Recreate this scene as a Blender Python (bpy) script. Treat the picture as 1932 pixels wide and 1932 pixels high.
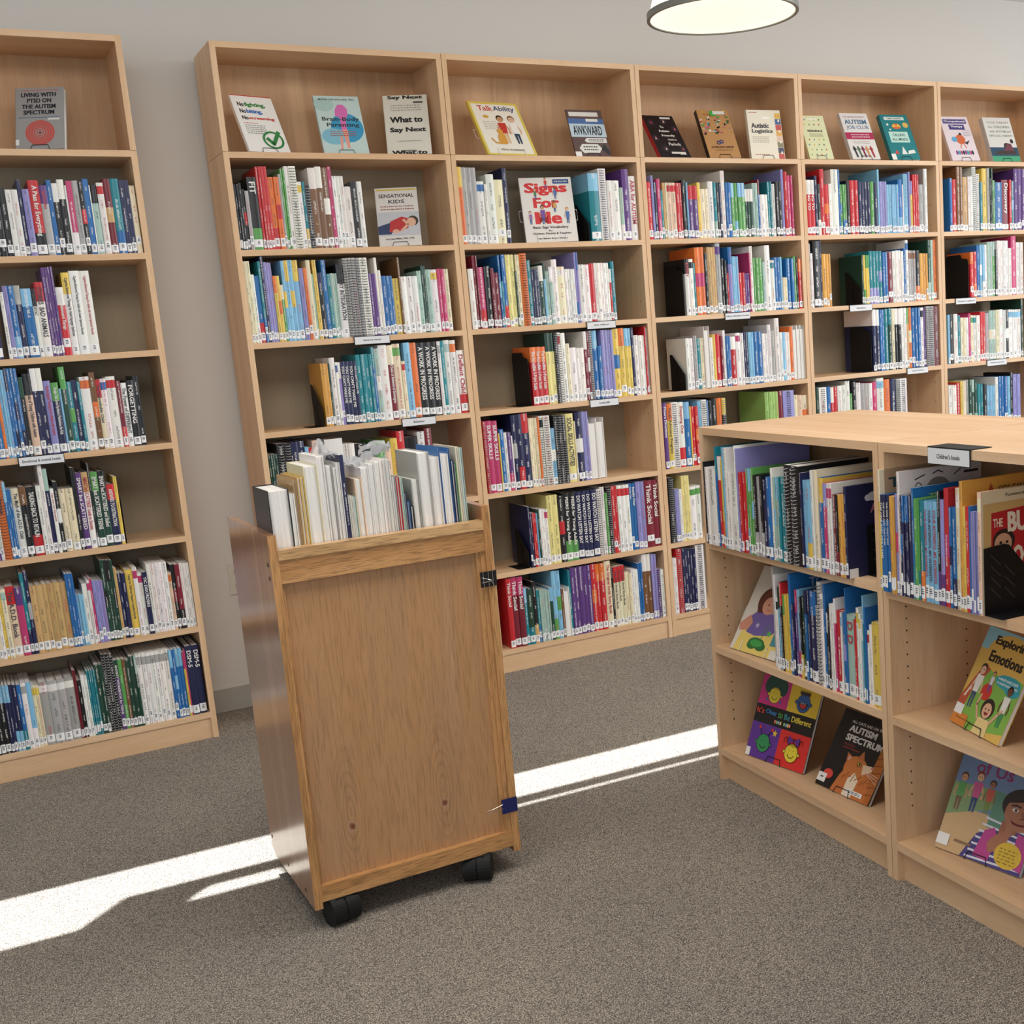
import bpy, math, random
from mathutils import Vector, Matrix
random.seed(11)
for o in list(bpy.data.objects): bpy.data.objects.remove(o)
SC = bpy.context.scene
COL = SC.collection

# ------------------------------------------------------------------ camera, world, sun, exposure
cd = bpy.data.cameras.new('camera'); cam = bpy.data.objects.new('camera', cd); COL.objects.link(cam)
_r = Vector((0.85325, -0.51721, -0.06675)); _u = Vector((0.15041, 0.12150, 0.98113)); _f = Vector((0.49934, 0.84719, -0.18147))
cam.matrix_world = Matrix(((_r.x, _u.x, -_f.x, -1.05873), (_r.y, _u.y, -_f.y, -4.94635), (_r.z, _u.z, -_f.z, 1.49498), (0, 0, 0, 1)))
cd.sensor_width = 36; cd.lens = 42.469; cd.shift_x = -302.15 / 1932; cd.shift_y = 69.03 / 1932
cd.clip_end = 60; cd.clip_start = 0.05
SC.camera = cam
W_ = bpy.data.worlds.new('world'); SC.world = W_; W_.use_nodes = True
bg = W_.node_tree.nodes['Background']; bg.inputs[0].default_value = (0.86, 0.93, 1.0, 1); bg.inputs[1].default_value = 0.60
sd = bpy.data.lights.new('sun', 'SUN'); sd.energy = 17; sd.angle = math.radians(0.4); sd.color = (0.93, 0.97, 1.0)
sun = bpy.data.objects.new('sun', sd); COL.objects.link(sun)
SUN_T = math.tan(math.radians(70))
sun.rotation_euler = Vector((0, 1 / SUN_T, 1)).to_track_quat('Z', 'Y').to_euler()
def area(name, loc, target, sx, sy, power, color):
    l = bpy.data.lights.new(name, 'AREA'); l.shape = 'RECTANGLE'; l.size = sx; l.size_y = sy; l.energy = power; l.color = color
    o = bpy.data.objects.new(name, l); COL.objects.link(o); o.location = loc
    o.rotation_euler = (Vector(target) - Vector(loc)).to_track_quat('-Z', 'Y').to_euler(); return o
area('window_daylight', (7.2, -4.2, 1.9), (0.5, -1.0, 0.9), 5.0, 2.2, 150, (0.95, 0.97, 1.0))  # added soft area light from the right, no window built there
area('rear_window_daylight', (-2.6, -8.6, 2.3), (0.8, 0, 1.0), 5.0, 2.2, 62, (0.90, 0.95, 1.0))  # added weak area light from behind the camera, free-standing
area('ceiling_panel_light', (-0.2, -2.7, 3.12), (-0.2, -2.3, 0), 3.0, 1.4, 62, (1.0, 0.95, 0.89))  # added unseen area light overhead, strengthens the top-down shading
area('ceiling_panel_light', (3.6, -2.2, 3.12), (3.6, -1.8, 0), 3.0, 1.4, 62, (1.0, 0.95, 0.89))  # second added overhead area light, no fixture modelled
SC.view_settings.view_transform = 'Standard'; SC.view_settings.look = 'None'
SC.view_settings.gamma = 1; SC.view_settings.use_curve_mapping = False
SC.view_settings.exposure = 0.05

# ------------------------------------------------------------------ helpers
def lin(c):
    return tuple(((x / 12.92) if x <= 0.04045 else ((x + 0.055) / 1.055) ** 2.4) for x in c)
def H(h): return lin(tuple(int(h[i:i + 2], 16) / 255 for i in (0, 2, 4)))
class MB:
    """collects faces with a colour, an ink colour and uv; builds ONE mesh"""
    def __init__(s): s.v = []; s.f = []; s.c = []; s.k = []; s.uv = []; s.m = []
    def face(s, pts, col=(1, 1, 1), ink=None, uv=None, m=0):
        n = len(s.v); s.v += [tuple(p) for p in pts]; s.f.append(tuple(range(n, n + len(pts))))
        s.c.append(col); s.k.append(ink or col); s.uv.append(uv or [(0, -9)] * len(pts)); s.m.append(m)
    def box(s, x0, y0, z0, x1, y1, z1, col=(1, 1, 1), m=0):
        a = [(x0, y0, z0), (x1, y0, z0), (x1, y1, z0), (x0, y1, z0), (x0, y0, z1), (x1, y0, z1), (x1, y1, z1), (x0, y1, z1)]
        for q in ((3, 2, 1, 0), (4, 5, 6, 7), (0, 1, 5, 4), (1, 2, 6, 5), (2, 3, 7, 6), (3, 0, 4, 7)): s.face([a[i] for i in q], col, m=m)
    def prism(s, prof, d0, d1, fn, col=(1, 1, 1), m=0):
        """prof: ccw outline; fn(a, b, d) -> point"""
        n = len(prof)
        s.face([fn(a, b, d0) for a, b in prof][::-1], col, m=m); s.face([fn(a, b, d1) for a, b in prof], col, m=m)
        for i in range(n):
            a = prof[i]; b = prof[(i + 1) % n]
            s.face([fn(*a, d0), fn(*b, d0), fn(*b, d1), fn(*a, d1)], col, m=m)
    def tube(s, pts, r, col=(1, 1, 1), n=6, m=0):
        pts = [Vector(p) for p in pts]; rings = []
        for i, p in enumerate(pts):
            t = (pts[min(i + 1, len(pts) - 1)] - pts[max(i - 1, 0)]).normalized()
            a = t.orthogonal().normalized() if i == 0 else (rings_a - t * rings_a.dot(t)).normalized()
            rings_a = a; b = t.cross(a)
            rings.append([p + (a * math.cos(2 * math.pi * k / n) + b * math.sin(2 * math.pi * k / n)) * r for k in range(n)])
        for i in range(len(rings) - 1):
            for k in range(n):
                s.face([rings[i][k], rings[i][(k + 1) % n], rings[i + 1][(k + 1) % n], rings[i + 1][k]], col, m=m)
        s.face(rings[0][::-1], col, m=m); s.face(rings[-1], col, m=m)
    def add(s, o, M):
        n = len(s.v); s.v += [tuple(M @ Vector(p)) for p in o.v]; s.f += [tuple(i + n for i in f) for f in o.f]
        s.c += o.c; s.k += o.k; s.uv += o.uv; s.m += o.m
    def mesh(s, name, mats, attrs=True):
        me = bpy.data.meshes.new(name); me.from_pydata(s.v, [], s.f)
        for m in (mats if isinstance(mats, (list, tuple)) else [mats]): me.materials.append(m)
        if attrs:
            ca = me.color_attributes.new('col', 'FLOAT_COLOR', 'CORNER'); ka = me.color_attributes.new('ink', 'FLOAT_COLOR', 'CORNER')
            uv = me.uv_layers.new(name='uv'); C = []; K = []; U = []
            for f, c, k, u in zip(s.f, s.c, s.k, s.uv):
                for j in range(len(f)): C += [c[0], c[1], c[2], 1]; K += [k[0], k[1], k[2], 1]; U += [u[j][0], u[j][1]]
            ca.data.foreach_set('color', C); ka.data.foreach_set('color', K); uv.data.foreach_set('uv', U)
        if any(s.m): me.polygons.foreach_set('material_index', s.m)
        me.update(); return me
def link(name, data, parent=None, loc=None):
    o = bpy.data.objects.new(name, data); COL.objects.link(o)
    if parent: o.parent = parent
    if loc: o.location = loc
    return o
def part(name, mb, mats, parent, loc=None, attrs=True): return link(name, mb.mesh(name, mats, attrs), parent, loc)
def beveled(o, w=.002, s=2):
    m = o.modifiers.new('bevel', 'BEVEL'); m.width = w; m.segments = s; m.limit_method = 'ANGLE'; return o
def thing(name, label, cat, loc=(0, 0, 0), rz=0, group=None):
    o = link(name, None, None, loc); o.rotation_euler = (0, 0, rz); o.empty_display_size = 0.05
    o['label'] = label; o['category'] = cat
    if group: o['group'] = group
    return o
def tag(o, label, cat, group=None, kind=None):
    o['label'] = label; o['category'] = cat
    if group: o['group'] = group
    if kind: o['kind'] = kind
    return o
def structure(name, mb, mats, label, attrs=False):
    o = link(name, mb.mesh(name, mats, attrs)); o['kind'] = 'structure'; o['label'] = label; o['category'] = name.split('_')[0]; return o

# ------------------------------------------------------------------ materials
def mat(name, rough=0.5, spec=0.5):
    m = bpy.data.materials.new(name); m.use_nodes = True; nt = m.node_tree; b = nt.nodes['Principled BSDF']
    b.inputs['Roughness'].default_value = rough; b.inputs['Specular IOR Level'].default_value = spec
    return m, nt, b
def N(nt, t, **kw):
    n = nt.nodes.new(t)
    for k, v in kw.items():
        if k.startswith('i_'): n.inputs[k[2:].replace('_', ' ')].default_value = v
        else: setattr(n, k, v)
    return n
def plain(name, col, rough=0.5, spec=0.5, metal=0, emit=0):
    m, nt, b = mat(name, rough, spec)
    n = N(nt, 'ShaderNodeTexNoise', i_Scale=40.0, i_Detail=2.0); tc = N(nt, 'ShaderNodeTexCoord'); nt.links.new(tc.outputs['Object'], n.inputs['Vector'])
    r = N(nt, 'ShaderNodeMapRange'); r.inputs[3].default_value = max(0.02, rough - 0.06); r.inputs[4].default_value = rough + 0.06
    nt.links.new(n.outputs[0], r.inputs[0]); nt.links.new(r.outputs[0], b.inputs['Roughness'])
    b.inputs['Base Color'].default_value = (*col, 1); b.inputs['Metallic'].default_value = metal
    if emit: b.inputs['Emission Color'].default_value = (*col, 1); b.inputs['Emission Strength'].default_value = emit
    return m
def ramp(nt, fac, stops):
    r = N(nt, 'ShaderNodeValToRGB'); e = r.color_ramp.elements
    while len(e) < len(stops): e.new(0.5)
    for q, (p, c) in zip(e, stops): q.position = p; q.color = (*c, 1)
    nt.links.new(fac, r.inputs[0]); return r
def wood(name, c0, c1, c2, axis, scale=1.0, rough=0.42, bump=0.15, coat=0.0, pores=0.25, rings=0.5):
    """grain runs along axis: 0 x, 1 y, 2 z of the object's own coordinates"""
    m, nt, b = mat(name, rough, 0.4)
    L = nt.links.new
    tc = N(nt, 'ShaderNodeTexCoord'); oi = N(nt, 'ShaderNodeObjectInfo')
    off = N(nt, 'ShaderNodeVectorMath', operation='SCALE'); cmb = N(nt, 'ShaderNodeCombineXYZ')
    for i in range(3): L(oi.outputs['Random'], cmb.inputs[i])
    L(cmb.outputs[0], off.inputs[0]); off.inputs['Scale'].default_value = 7.0
    ad = N(nt, 'ShaderNodeVectorMath', operation='ADD'); L(tc.outputs['Object'], ad.inputs[0]); L(off.outputs[0], ad.inputs[1])
    sc = [14 * scale] * 3; sc[axis] = 1.1 * scale
    mp = N(nt, 'ShaderNodeMapping'); mp.inputs['Scale'].default_value = sc; L(ad.outputs[0], mp.inputs['Vector'])
    n1 = N(nt, 'ShaderNodeTexNoise', i_Scale=1.0, i_Detail=4.0, i_Roughness=0.6, i_Distortion=0.6); L(mp.outputs[0], n1.inputs['Vector'])
    mul = N(nt, 'ShaderNodeMath', operation='MULTIPLY'); L(n1.outputs[0], mul.inputs[0]); mul.inputs[1].default_value = 26 * rings
    sn = N(nt, 'ShaderNodeMath', operation='SINE'); L(mul.outputs[0], sn.inputs[0])
    mr = N(nt, 'ShaderNodeMapRange'); mr.inputs[1].default_value = -1; L(sn.outputs[0], mr.inputs[0])
    sp = [420 * scale] * 3; sp[axis] = 22 * scale
    mp2 = N(nt, 'ShaderNodeMapping'); mp2.inputs['Scale'].default_value = sp; L(ad.outputs[0], mp2.inputs['Vector'])
    n2 = N(nt, 'ShaderNodeTexNoise', i_Scale=1.0, i_Detail=1.0); L(mp2.outputs[0], n2.inputs['Vector'])
    base = ramp(nt, n1.outputs[0], [(0.3, c0), (0.52, c1), (0.72, c2)])
    mx = N(nt, 'ShaderNodeMix', data_type='RGBA', blend_type='MULTIPLY'); mx.inputs[0].default_value = 1.0
    rp = ramp(nt, mr.outputs[0], [(0.0, (1 - 0.16 * rings,) * 3), (0.6, (1, 1, 1))])
    L(base.outputs[0], mx.inputs[6]); L(rp.outputs[0], mx.inputs[7])
    mx2 = N(nt, 'ShaderNodeMix', data_type='RGBA', blend_type='MULTIPLY'); mx2.inputs[0].default_value = 1.0
    r2 = ramp(nt, n2.outputs[0], [(0.34, (1 - pores,) * 3), (0.5, (1, 1, 1))])
    L(mx.outputs[2], mx2.inputs[6]); L(r2.outputs[0], mx2.inputs[7]); L(mx2.outputs[2], b.inputs['Base Color'])
    bp = N(nt, 'ShaderNodeBump'); bp.inputs['Strength'].default_value = bump; bp.inputs['Distance'].default_value = 0.0006
    L(n2.outputs[0], bp.inputs['Height']); L(bp.outputs[0], b.inputs['Normal'])
    b.inputs['Coat Weight'].default_value = coat; b.inputs['Coat Roughness'].default_value = 0.16
    return m
MA = (H('d3ab82'), H('e1bb93'), H('e8c7a2'))
MAPLE = [wood('maple_grain_x', *MA, 0, 0.8, pores=0.07, rings=0.35), wood('maple_grain_y', *MA, 1, 0.8, pores=0.07, rings=0.35), wood('maple_grain_z', *MA, 2, 0.8, pores=0.07, rings=0.35)]
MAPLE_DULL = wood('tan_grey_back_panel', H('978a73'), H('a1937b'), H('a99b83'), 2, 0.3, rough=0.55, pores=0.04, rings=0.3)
MAPLE_BACK = wood('maple_back_panel', H('bd9268'), H('caa178'), H('d3ae86'), 2, 0.35, rough=0.5, pores=0.06, rings=0.8)
OK_ = (H('b98450'), H('c8935c'), H('d3a26c'))
OAK = [wood('oak_grain_x', *OK_, 0, 1.0, rough=0.38, bump=0.5, coat=0.35, pores=0.42, rings=0.9), None, wood('oak_grain_z', *OK_, 2, 1.0, rough=0.34, bump=0.4, coat=0.5, pores=0.36, rings=0.9)]
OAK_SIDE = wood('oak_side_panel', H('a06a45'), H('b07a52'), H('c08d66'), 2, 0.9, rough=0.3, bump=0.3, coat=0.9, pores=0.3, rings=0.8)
def knots(m, pts):
    nt = m.node_tree; L = nt.links.new; b = nt.nodes['Principled BSDF']; src = b.inputs['Base Color'].links[0].from_socket
    tc = N(nt, 'ShaderNodeTexCoord')
    for (x, z, r) in pts:
        mp = N(nt, 'ShaderNodeMapping'); mp.inputs['Location'].default_value = (-x / r, 0, -z / (r * 1.1)); mp.inputs['Scale'].default_value = (1 / r, 0, 1 / (r * 1.1)); L(tc.outputs['Object'], mp.inputs[0])
        ln = N(nt, 'ShaderNodeVectorMath', operation='LENGTH'); L(mp.outputs[0], ln.inputs[0])
        nz = N(nt, 'ShaderNodeTexNoise', i_Scale=90.0); L(tc.outputs['Object'], nz.inputs['Vector'])
        ad = N(nt, 'ShaderNodeMath', operation='ADD'); L(ln.outputs['Value'], ad.inputs[0]); L(nz.outputs[0], ad.inputs[1])
        r_ = ramp(nt, ad.outputs[0], [(0.0, (0.10, 0.03, 0.015)), (0.9, (0.25, 0.09, 0.04)), (1.0, (0.6, 0.45, 0.35))])
        r_.color_ramp.elements[1].position = 0.55; r_.color_ramp.elements[2].position = 1.0
        dv = N(nt, 'ShaderNodeMath', operation='DIVIDE'); L(ad.outputs[0], dv.inputs[0]); dv.inputs[1].default_value = 2.2; L(dv.outputs[0], r_.inputs[0])
        fc = N(nt, 'ShaderNodeMapRange'); fc.inputs[1].default_value = 1.2; fc.inputs[2].default_value = 2.2; fc.inputs[3].default_value = 1; fc.inputs[4].default_value = 0; L(ad.outputs[0], fc.inputs[0])
        # rings that widen around the knot
        sn = N(nt, 'ShaderNodeMapping'); sn.inputs['Location'].default_value = (-x / 0.03, 0, -(z + 0.04) / 0.12); sn.inputs['Scale'].default_value = (1 / 0.03, 0, 1 / 0.12); L(tc.outputs['Object'], sn.inputs[0])
        l2 = N(nt, 'ShaderNodeVectorMath', operation='LENGTH'); L(sn.outputs[0], l2.inputs[0])
        m2 = N(nt, 'ShaderNodeMath', operation='MULTIPLY_ADD'); L(l2.outputs['Value'], m2.inputs[0]); m2.inputs[1].default_value = 22; L(nz.outputs[0], m2.inputs[2])
        s2 = N(nt, 'ShaderNodeMath', operation='SINE'); L(m2.outputs[0], s2.inputs[0])
        f2 = N(nt, 'ShaderNodeMapRange'); f2.inputs[1].default_value = 0.6; f2.inputs[2].default_value = 2.0; f2.inputs[3].default_value = 0.26; f2.inputs[4].default_value = 0; L(l2.outputs['Value'], f2.inputs[0])
        f3 = N(nt, 'ShaderNodeMath', operation='MULTIPLY'); L(f2.outputs[0], f3.inputs[0]); L(s2.outputs[0], f3.inputs[1])
        f4 = N(nt, 'ShaderNodeMath', operation='MAXIMUM'); L(f3.outputs[0], f4.inputs[0]); f4.inputs[1].default_value = 0
        mxa = N(nt, 'ShaderNodeMix', data_type='RGBA'); L(f4.outputs[0], mxa.inputs[0]); L(src, mxa.inputs[6]); mxa.inputs[7].default_value = (0.2, 0.09, 0.035, 1)
        mxb = N(nt, 'ShaderNodeMix', data_type='RGBA'); L(fc.outputs[0], mxb.inputs[0]); L(mxa.outputs[2], mxb.inputs[6]); L(r_.outputs[0], mxb.inputs[7]); src = mxb.outputs[2]
    L(src, b.inputs['Base Color'])
OAK_PANEL = wood('oak_front_panel', H('ba8a5e'), H('c19266'), H('c89b72'), 2, 0.7, rough=0.36, bump=0.3, coat=0.4, pores=0.2, rings=0.7)
OAK_LIGHT = wood('oak_ledge_light', H('c79a66'), H('d2a672'), H('dcb482'), 0, 1.0, rough=0.38, bump=0.5, coat=0.35, pores=0.4, rings=0.9)
knots(OAK_PANEL, [(-0.295, 0.252, 0.0085), (-0.038, 0.249, 0.0085)])
def carpet_mat():
    m, nt, b = mat('carpet_loop', 0.95, 0.1); L = nt.links.new
    tc = N(nt, 'ShaderNodeTexCoord')
    n = N(nt, 'ShaderNodeTexNoise', i_Scale=300.0, i_Detail=2.0, i_Roughness=0.75); L(tc.outputs['Object'], n.inputs['Vector'])
    v = N(nt, 'ShaderNodeTexVoronoi', i_Scale=210.0); L(tc.outputs['Object'], v.inputs['Vector'])
    n3 = N(nt, 'ShaderNodeTexNoise', i_Scale=2.2, i_Detail=3.0); L(tc.outputs['Object'], n3.inputs['Vector'])
    c = ramp(nt, n.outputs[0], [(0.36, H('4a453f')), (0.5, H('867f77')), (0.64, H('c9c2b6'))])
    sv = N(nt, 'ShaderNodeSeparateColor'); L(v.outputs['Color'], sv.inputs[0])
    c2 = ramp(nt, sv.outputs[0], [(0.0, (0.52, 0.5, 0.5)), (0.5, (1, 1, 1)), (1.0, (1.3, 1.27, 1.2))])
    mx = N(nt, 'ShaderNodeMix', data_type='RGBA', blend_type='MULTIPLY'); mx.inputs[0].default_value = 0.9; L(c.outputs[0], mx.inputs[6]); L(c2.outputs[0], mx.inputs[7])
    c3 = ramp(nt, n3.outputs[0], [(0.3, (0.93, 0.93, 0.94)), (0.7, (1.05, 1.04, 1.02))])
    mx2 = N(nt, 'ShaderNodeMix', data_type='RGBA', blend_type='MULTIPLY'); mx2.inputs[0].default_value = 1; L(mx.outputs[2], mx2.inputs[6]); L(c3.outputs[0], mx2.inputs[7])
    L(mx2.outputs[2], b.inputs['Base Color'])
    bp = N(nt, 'ShaderNodeBump'); bp.inputs['Strength'].default_value = 0.8; bp.inputs['Distance'].default_value = 0.003; L(n.outputs[0], bp.inputs['Height']); L(bp.outputs[0], b.inputs['Normal'])
    return m
CARPET = carpet_mat()
def paint(name, col):
    m, nt, b = mat(name, 0.75, 0.25); L = nt.links.new
    tc = N(nt, 'ShaderNodeTexCoord'); n = N(nt, 'ShaderNodeTexNoise', i_Scale=260.0, i_Detail=3.0); L(tc.outputs['Object'], n.inputs['Vector'])
    bp = N(nt, 'ShaderNodeBump'); bp.inputs['Strength'].default_value = 0.12; bp.inputs['Distance'].default_value = 0.001; L(n.outputs[0], bp.inputs['Height']); L(bp.outputs[0], b.inputs['Normal'])
    b.inputs['Base Color'].default_value = (*col, 1); return m
WALL = paint('wall_paint', H('d1cdc7')); CEIL = paint('ceiling_paint', H('e6e6e2')); BASEB = paint('baseboard_vinyl', H('a9a69e'))
def book_mat():
    m, nt, b = mat('printed_cover', 0.32, 0.5); L = nt.links.new
    a = N(nt, 'ShaderNodeAttribute', attribute_name='col'); k = N(nt, 'ShaderNodeAttribute', attribute_name='ink'); uv = N(nt, 'ShaderNodeUVMap', uv_map='uv')
    sp = N(nt, 'ShaderNodeSeparateXYZ'); L(uv.outputs[0], sp.inputs[0])
    fr = N(nt, 'ShaderNodeMath', operation='FRACT'); L(sp.outputs[1], fr.inputs[0]); fl = N(nt, 'ShaderNodeMath', operation='FLOOR'); L(sp.outputs[1], fl.inputs[0])
    def noise(su, sv_, det):
        cx = N(nt, 'ShaderNodeMath', operation='MULTIPLY'); L(sp.outputs[0], cx.inputs[0]); cx.inputs[1].default_value = su
        cy = N(nt, 'ShaderNodeMath', operation='MULTIPLY'); L(fr.outputs[0], cy.inputs[0]); cy.inputs[1].default_value = sv_
        cz = N(nt, 'ShaderNodeMath', operation='MULTIPLY'); L(fl.outputs[0], cz.inputs[0]); cz.inputs[1].default_value = 3.7
        cb = N(nt, 'ShaderNodeCombineXYZ'); L(cx.outputs[0], cb.inputs[0]); L(cy.outputs[0], cb.inputs[1]); L(cz.outputs[0], cb.inputs[2])
        n = N(nt, 'ShaderNodeTexNoise', i_Scale=1.0, i_Detail=det); L(cb.outputs[0], n.inputs['Vector']); return n.outputs[0]
    def step(x, t):
        s = N(nt, 'ShaderNodeMath', operation='GREATER_THAN'); L(x, s.inputs[0]); s.inputs[1].default_value = t; return s.outputs[0]
    def mul(x, y):
        s = N(nt, 'ShaderNodeMath', operation='MULTIPLY'); L(x, s.inputs[0]); L(y, s.inputs[1]); return s.outputs[0]
    g = mul(step(noise(430, 4, 0), 0.46), step(noise(22, 0, 0), 0.5))
    ds = N(nt, 'ShaderNodeMath', operation='SUBTRACT'); L(fr.outputs[0], ds.inputs[0]); ds.inputs[1].default_value = 0.5
    ab = N(nt, 'ShaderNodeMath', operation='ABSOLUTE'); L(ds.outputs[0], ab.inputs[0])
    lt = N(nt, 'ShaderNodeMath', operation='LESS_THAN'); L(ab.outputs[0], lt.inputs[0]); lt.inputs[1].default_value = 0.14
    g = mul(g, lt.outputs[0])
    ok = N(nt, 'ShaderNodeMath', operation='GREATER_THAN'); L(sp.outputs[1], ok.inputs[0]); ok.inputs[1].default_value = -1
    g = mul(g, ok.outputs[0]); g2 = N(nt, 'ShaderNodeMath', operation='MULTIPLY'); L(g, g2.inputs[0]); g2.inputs[1].default_value = 0.62
    mx = N(nt, 'ShaderNodeMix', data_type='RGBA'); L(g2.outputs[0], mx.inputs[0]); L(a.outputs['Color'], mx.inputs[6]); L(k.outputs['Color'], mx.inputs[7])
    L(mx.outputs[2], b.inputs['Base Color']); return m
BOOK = book_mat()
def paper_mat():
    m, nt, b = mat('paper_pages', 0.85, 0.15); L = nt.links.new
    tc = N(nt, 'ShaderNodeTexCoord'); mp = N(nt, 'ShaderNodeMapping'); mp.inputs['Scale'].default_value = (900, 6, 6); L(tc.outputs['Object'], mp.inputs[0])
    n = N(nt, 'ShaderNodeTexNoise', i_Scale=1.0, i_Detail=1.0); L(mp.outputs[0], n.inputs['Vector'])
    c = ramp(nt, n.outputs[0], [(0.3, H('d3d0c9')), (0.6, H('efedea'))]); L(c.outputs[0], b.inputs['Base Color']); return m
PAPER = paper_mat()
def attr_mat(name, rough, spec=0.5, metal=0):
    m, nt, b = mat(name, rough, spec); a = N(nt, 'ShaderNodeAttribute', attribute_name='col'); nt.links.new(a.outputs['Color'], b.inputs['Base Color'])
    b.inputs['Metallic'].default_value = metal; return m
INK = attr_mat('printed_ink', 0.38); LABEL = attr_mat('label_paper', 0.5, 0.4)
BLACK = plain('black_metal', (0.006, 0.006, 0.007), 0.5, 0.3); WIRE = plain('black_wire', (0.012, 0.012, 0.012), 0.35, 0.5)
CLEARW = plain('clear_wire', (0.75, 0.75, 0.73), 0.2, 0.6); COILD = plain('black_coil', (0.015, 0.015, 0.017), 0.4); COILL = plain('pale_coil', (0.36, 0.36, 0.36), 0.4)
RUBBER = plain('black_rubber', (0.008, 0.008, 0.008), 0.6, 0.3); STEEL = plain('steel', (0.62, 0.6, 0.56), 0.25, 0.5, 1.0); BRASSY = plain('dark_screw', (0.05, 0.04, 0.03), 0.3, 0.5, 0.8)

# ------------------------------------------------------------------ room shell
WY = 0.335; WX0, WX1 = -4.2, 7.6; YF = -9.5; ZC = 3.2
b = MB(); b.face([(WX0, WY, 0), (WX1, WY, 0), (WX1, WY, ZC), (WX0, WY, ZC)]); b.face([(WX0, WY + .12, 0), (WX0, WY + .12, ZC), (WX1, WY + .12, ZC), (WX1, WY + .12, 0)])
b = MB(); b.box(WX0, WY, 0, WX1, WY + .12, ZC); structure('wall_back', b, WALL, 'plain off-white painted wall behind the tall bookcases')
b = MB(); b.box(WX0, YF, -0.05, WX1, WY, 0); structure('floor', b, CARPET, 'speckled grey brown loop carpet')
# unseen ceiling of slabs, slots added to shape the sun strips on the carpet
dyS = ZC / SUN_T
def slab_rects():
    # openings (x0, x1, floor y0, floor y1)
    ops = [(-1.9, 1.7, -1.366, -1.163), (-1.9, -0.955, -1.505, -1.366), (-0.60, -0.405, -1.505, -1.438), (0.2, 1.7, -1.446, -1.430)]
    for i in range(10): ops.append((-0.955 + .0135 * i, -0.955 + .0135 * (i + 1), -1.505 + .139 * (i + .5) / 10, -1.366))
    for i in range(6): ops.append((-0.67 + .0117 * i, -0.67 + .0117 * (i + 1), -1.505, -1.505 + .067 * ((i + .5) / 6) ** .7))
    xs = sorted({WX0, WX1, *[o[0] for o in ops], *[o[1] for o in ops]}); ys = sorted({YF, WY, *[o[2] + dyS for o in ops], *[o[3] + dyS for o in ops]})
    for i in range(len(xs) - 1):
        for j in range(len(ys) - 1):
            cx = (xs[i] + xs[i + 1]) / 2; cy = (ys[j] + ys[j + 1]) / 2 - dyS
            if not any(o[0] < cx < o[1] and o[2] < cy < o[3] for o in ops): yield xs[i], ys[j], xs[i + 1], ys[j + 1]
b = MB()
shear = lambda x, y: y - .045 * (x + .4) if YF < y < WY else y
for x0, y0, x1, y1 in slab_rects():
    for zc in (ZC, ZC + .004): b.face([(x0, shear(x0, y0), zc), (x0, shear(x0, y1), zc), (x1, shear(x1, y1), zc), (x1, shear(x1, y0), zc)])
structure('ceiling', b, CEIL, 'unseen white ceiling with added slots that shape the sun strips')
b = MB(); b.box(-0.30, WY - .012, 0.002, -0.002, WY, 0.10); structure('baseboard_back', b, BASEB, 'grey vinyl baseboard between the bookcases')

# ------------------------------------------------------------------ bookcases
W = 0.9144; T = 0.0225; DEP = 0.303
ZS = dict(h=2.2549, s2=1.8894, s3=1.5337, s4=1.1832, s5=0.82, s6=0.4587, s7=0.1058); TOP = 2.6546
UX = dict(A=-1.2163, B=0.0, C=W, D=2 * W, E=3 * W, F=4 * W)
CASES = dict(A='leftmost tall bookcase', B='tall bookcase behind the cart', C='tall bookcase just right of the cart', D='third bookcase right of the wall gap',
             E='fourth bookcase right of the wall gap', F='rightmost tall bookcase')
def bookcase(k, label):
    x0 = UX[k]; t = thing('tall_bookcase', label, 'bookcase', (x0, 0, 0), 0, 'tall maple bookcases along the wall')
    for s in (0, 1):
        xa = .0013 if s == 0 else W - T
        b = MB(); b.box(xa, 0, 0, xa + T - .0013, DEP, ZS['h'] - .0015); beveled(part('side_panel', b, MAPLE[2], t, attrs=False), .0016, 1)
        b = MB(); b.box(xa, 0, ZS['h'], xa + T - .0013, DEP, TOP); beveled(part('upper_side_panel', b, MAPLE[2], t, attrs=False), .0016, 1)
        b = MB()
        for zi in range(18):
            for yy in (0.05, 0.25):
                z = 0.25 + zi * 0.105; xx = T + .0002 if s == 0 else W - T - .0002
                b.face([(xx, yy + .003 * math.cos(a * math.pi / 3), z + .003 * math.sin(a * math.pi / 3)) for a in range(6)])
        part('peg_holes', b, BLACK, t, attrs=False)
    b = MB(); b.box(T, DEP - .008, 0.02, W - T, DEP, ZS['h'] - .0225); part('back_panel', b, MAPLE_DULL, t, attrs=False)
    b = MB(); b.box(T, DEP - .008, ZS['h'] - .0225, W - T, DEP, TOP - T); part('upper_back_panel', b, MAPLE_BACK, t, attrs=False)
    b = MB(); b.box(T, 0, TOP - T, W - T, DEP - .008, TOP); beveled(part('top_panel', b, MAPLE[0], t, attrs=False), .0012, 1)
    for z in ZS.values():
        b = MB(); b.box(T, 0.0, z - .0225, W - T, DEP - .008, z); beveled(part('shelf', b, MAPLE[0], t, attrs=False), .0012, 1)
    b = MB(); b.box(T, 0.006, 0, W - T, 0.024, ZS['s7'] - .0225); part('kick_board', b, MAPLE[0], t, attrs=False)
    return t
LB = dict(A='tall maple bookcase standing alone left of the wall gap', B='tall maple bookcase partly hidden behind the oak book cart', C='tall maple bookcase directly right of the oak cart, down to the floor',
          D='tall maple bookcase third from the wall gap, lower part behind the low island', E='tall maple bookcase fourth from the wall gap, beyond the low island top', F='tall maple bookcase cut off by the right edge of the photo')
for k in 'ABCDEF': bookcase(k, LB[k])
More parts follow.
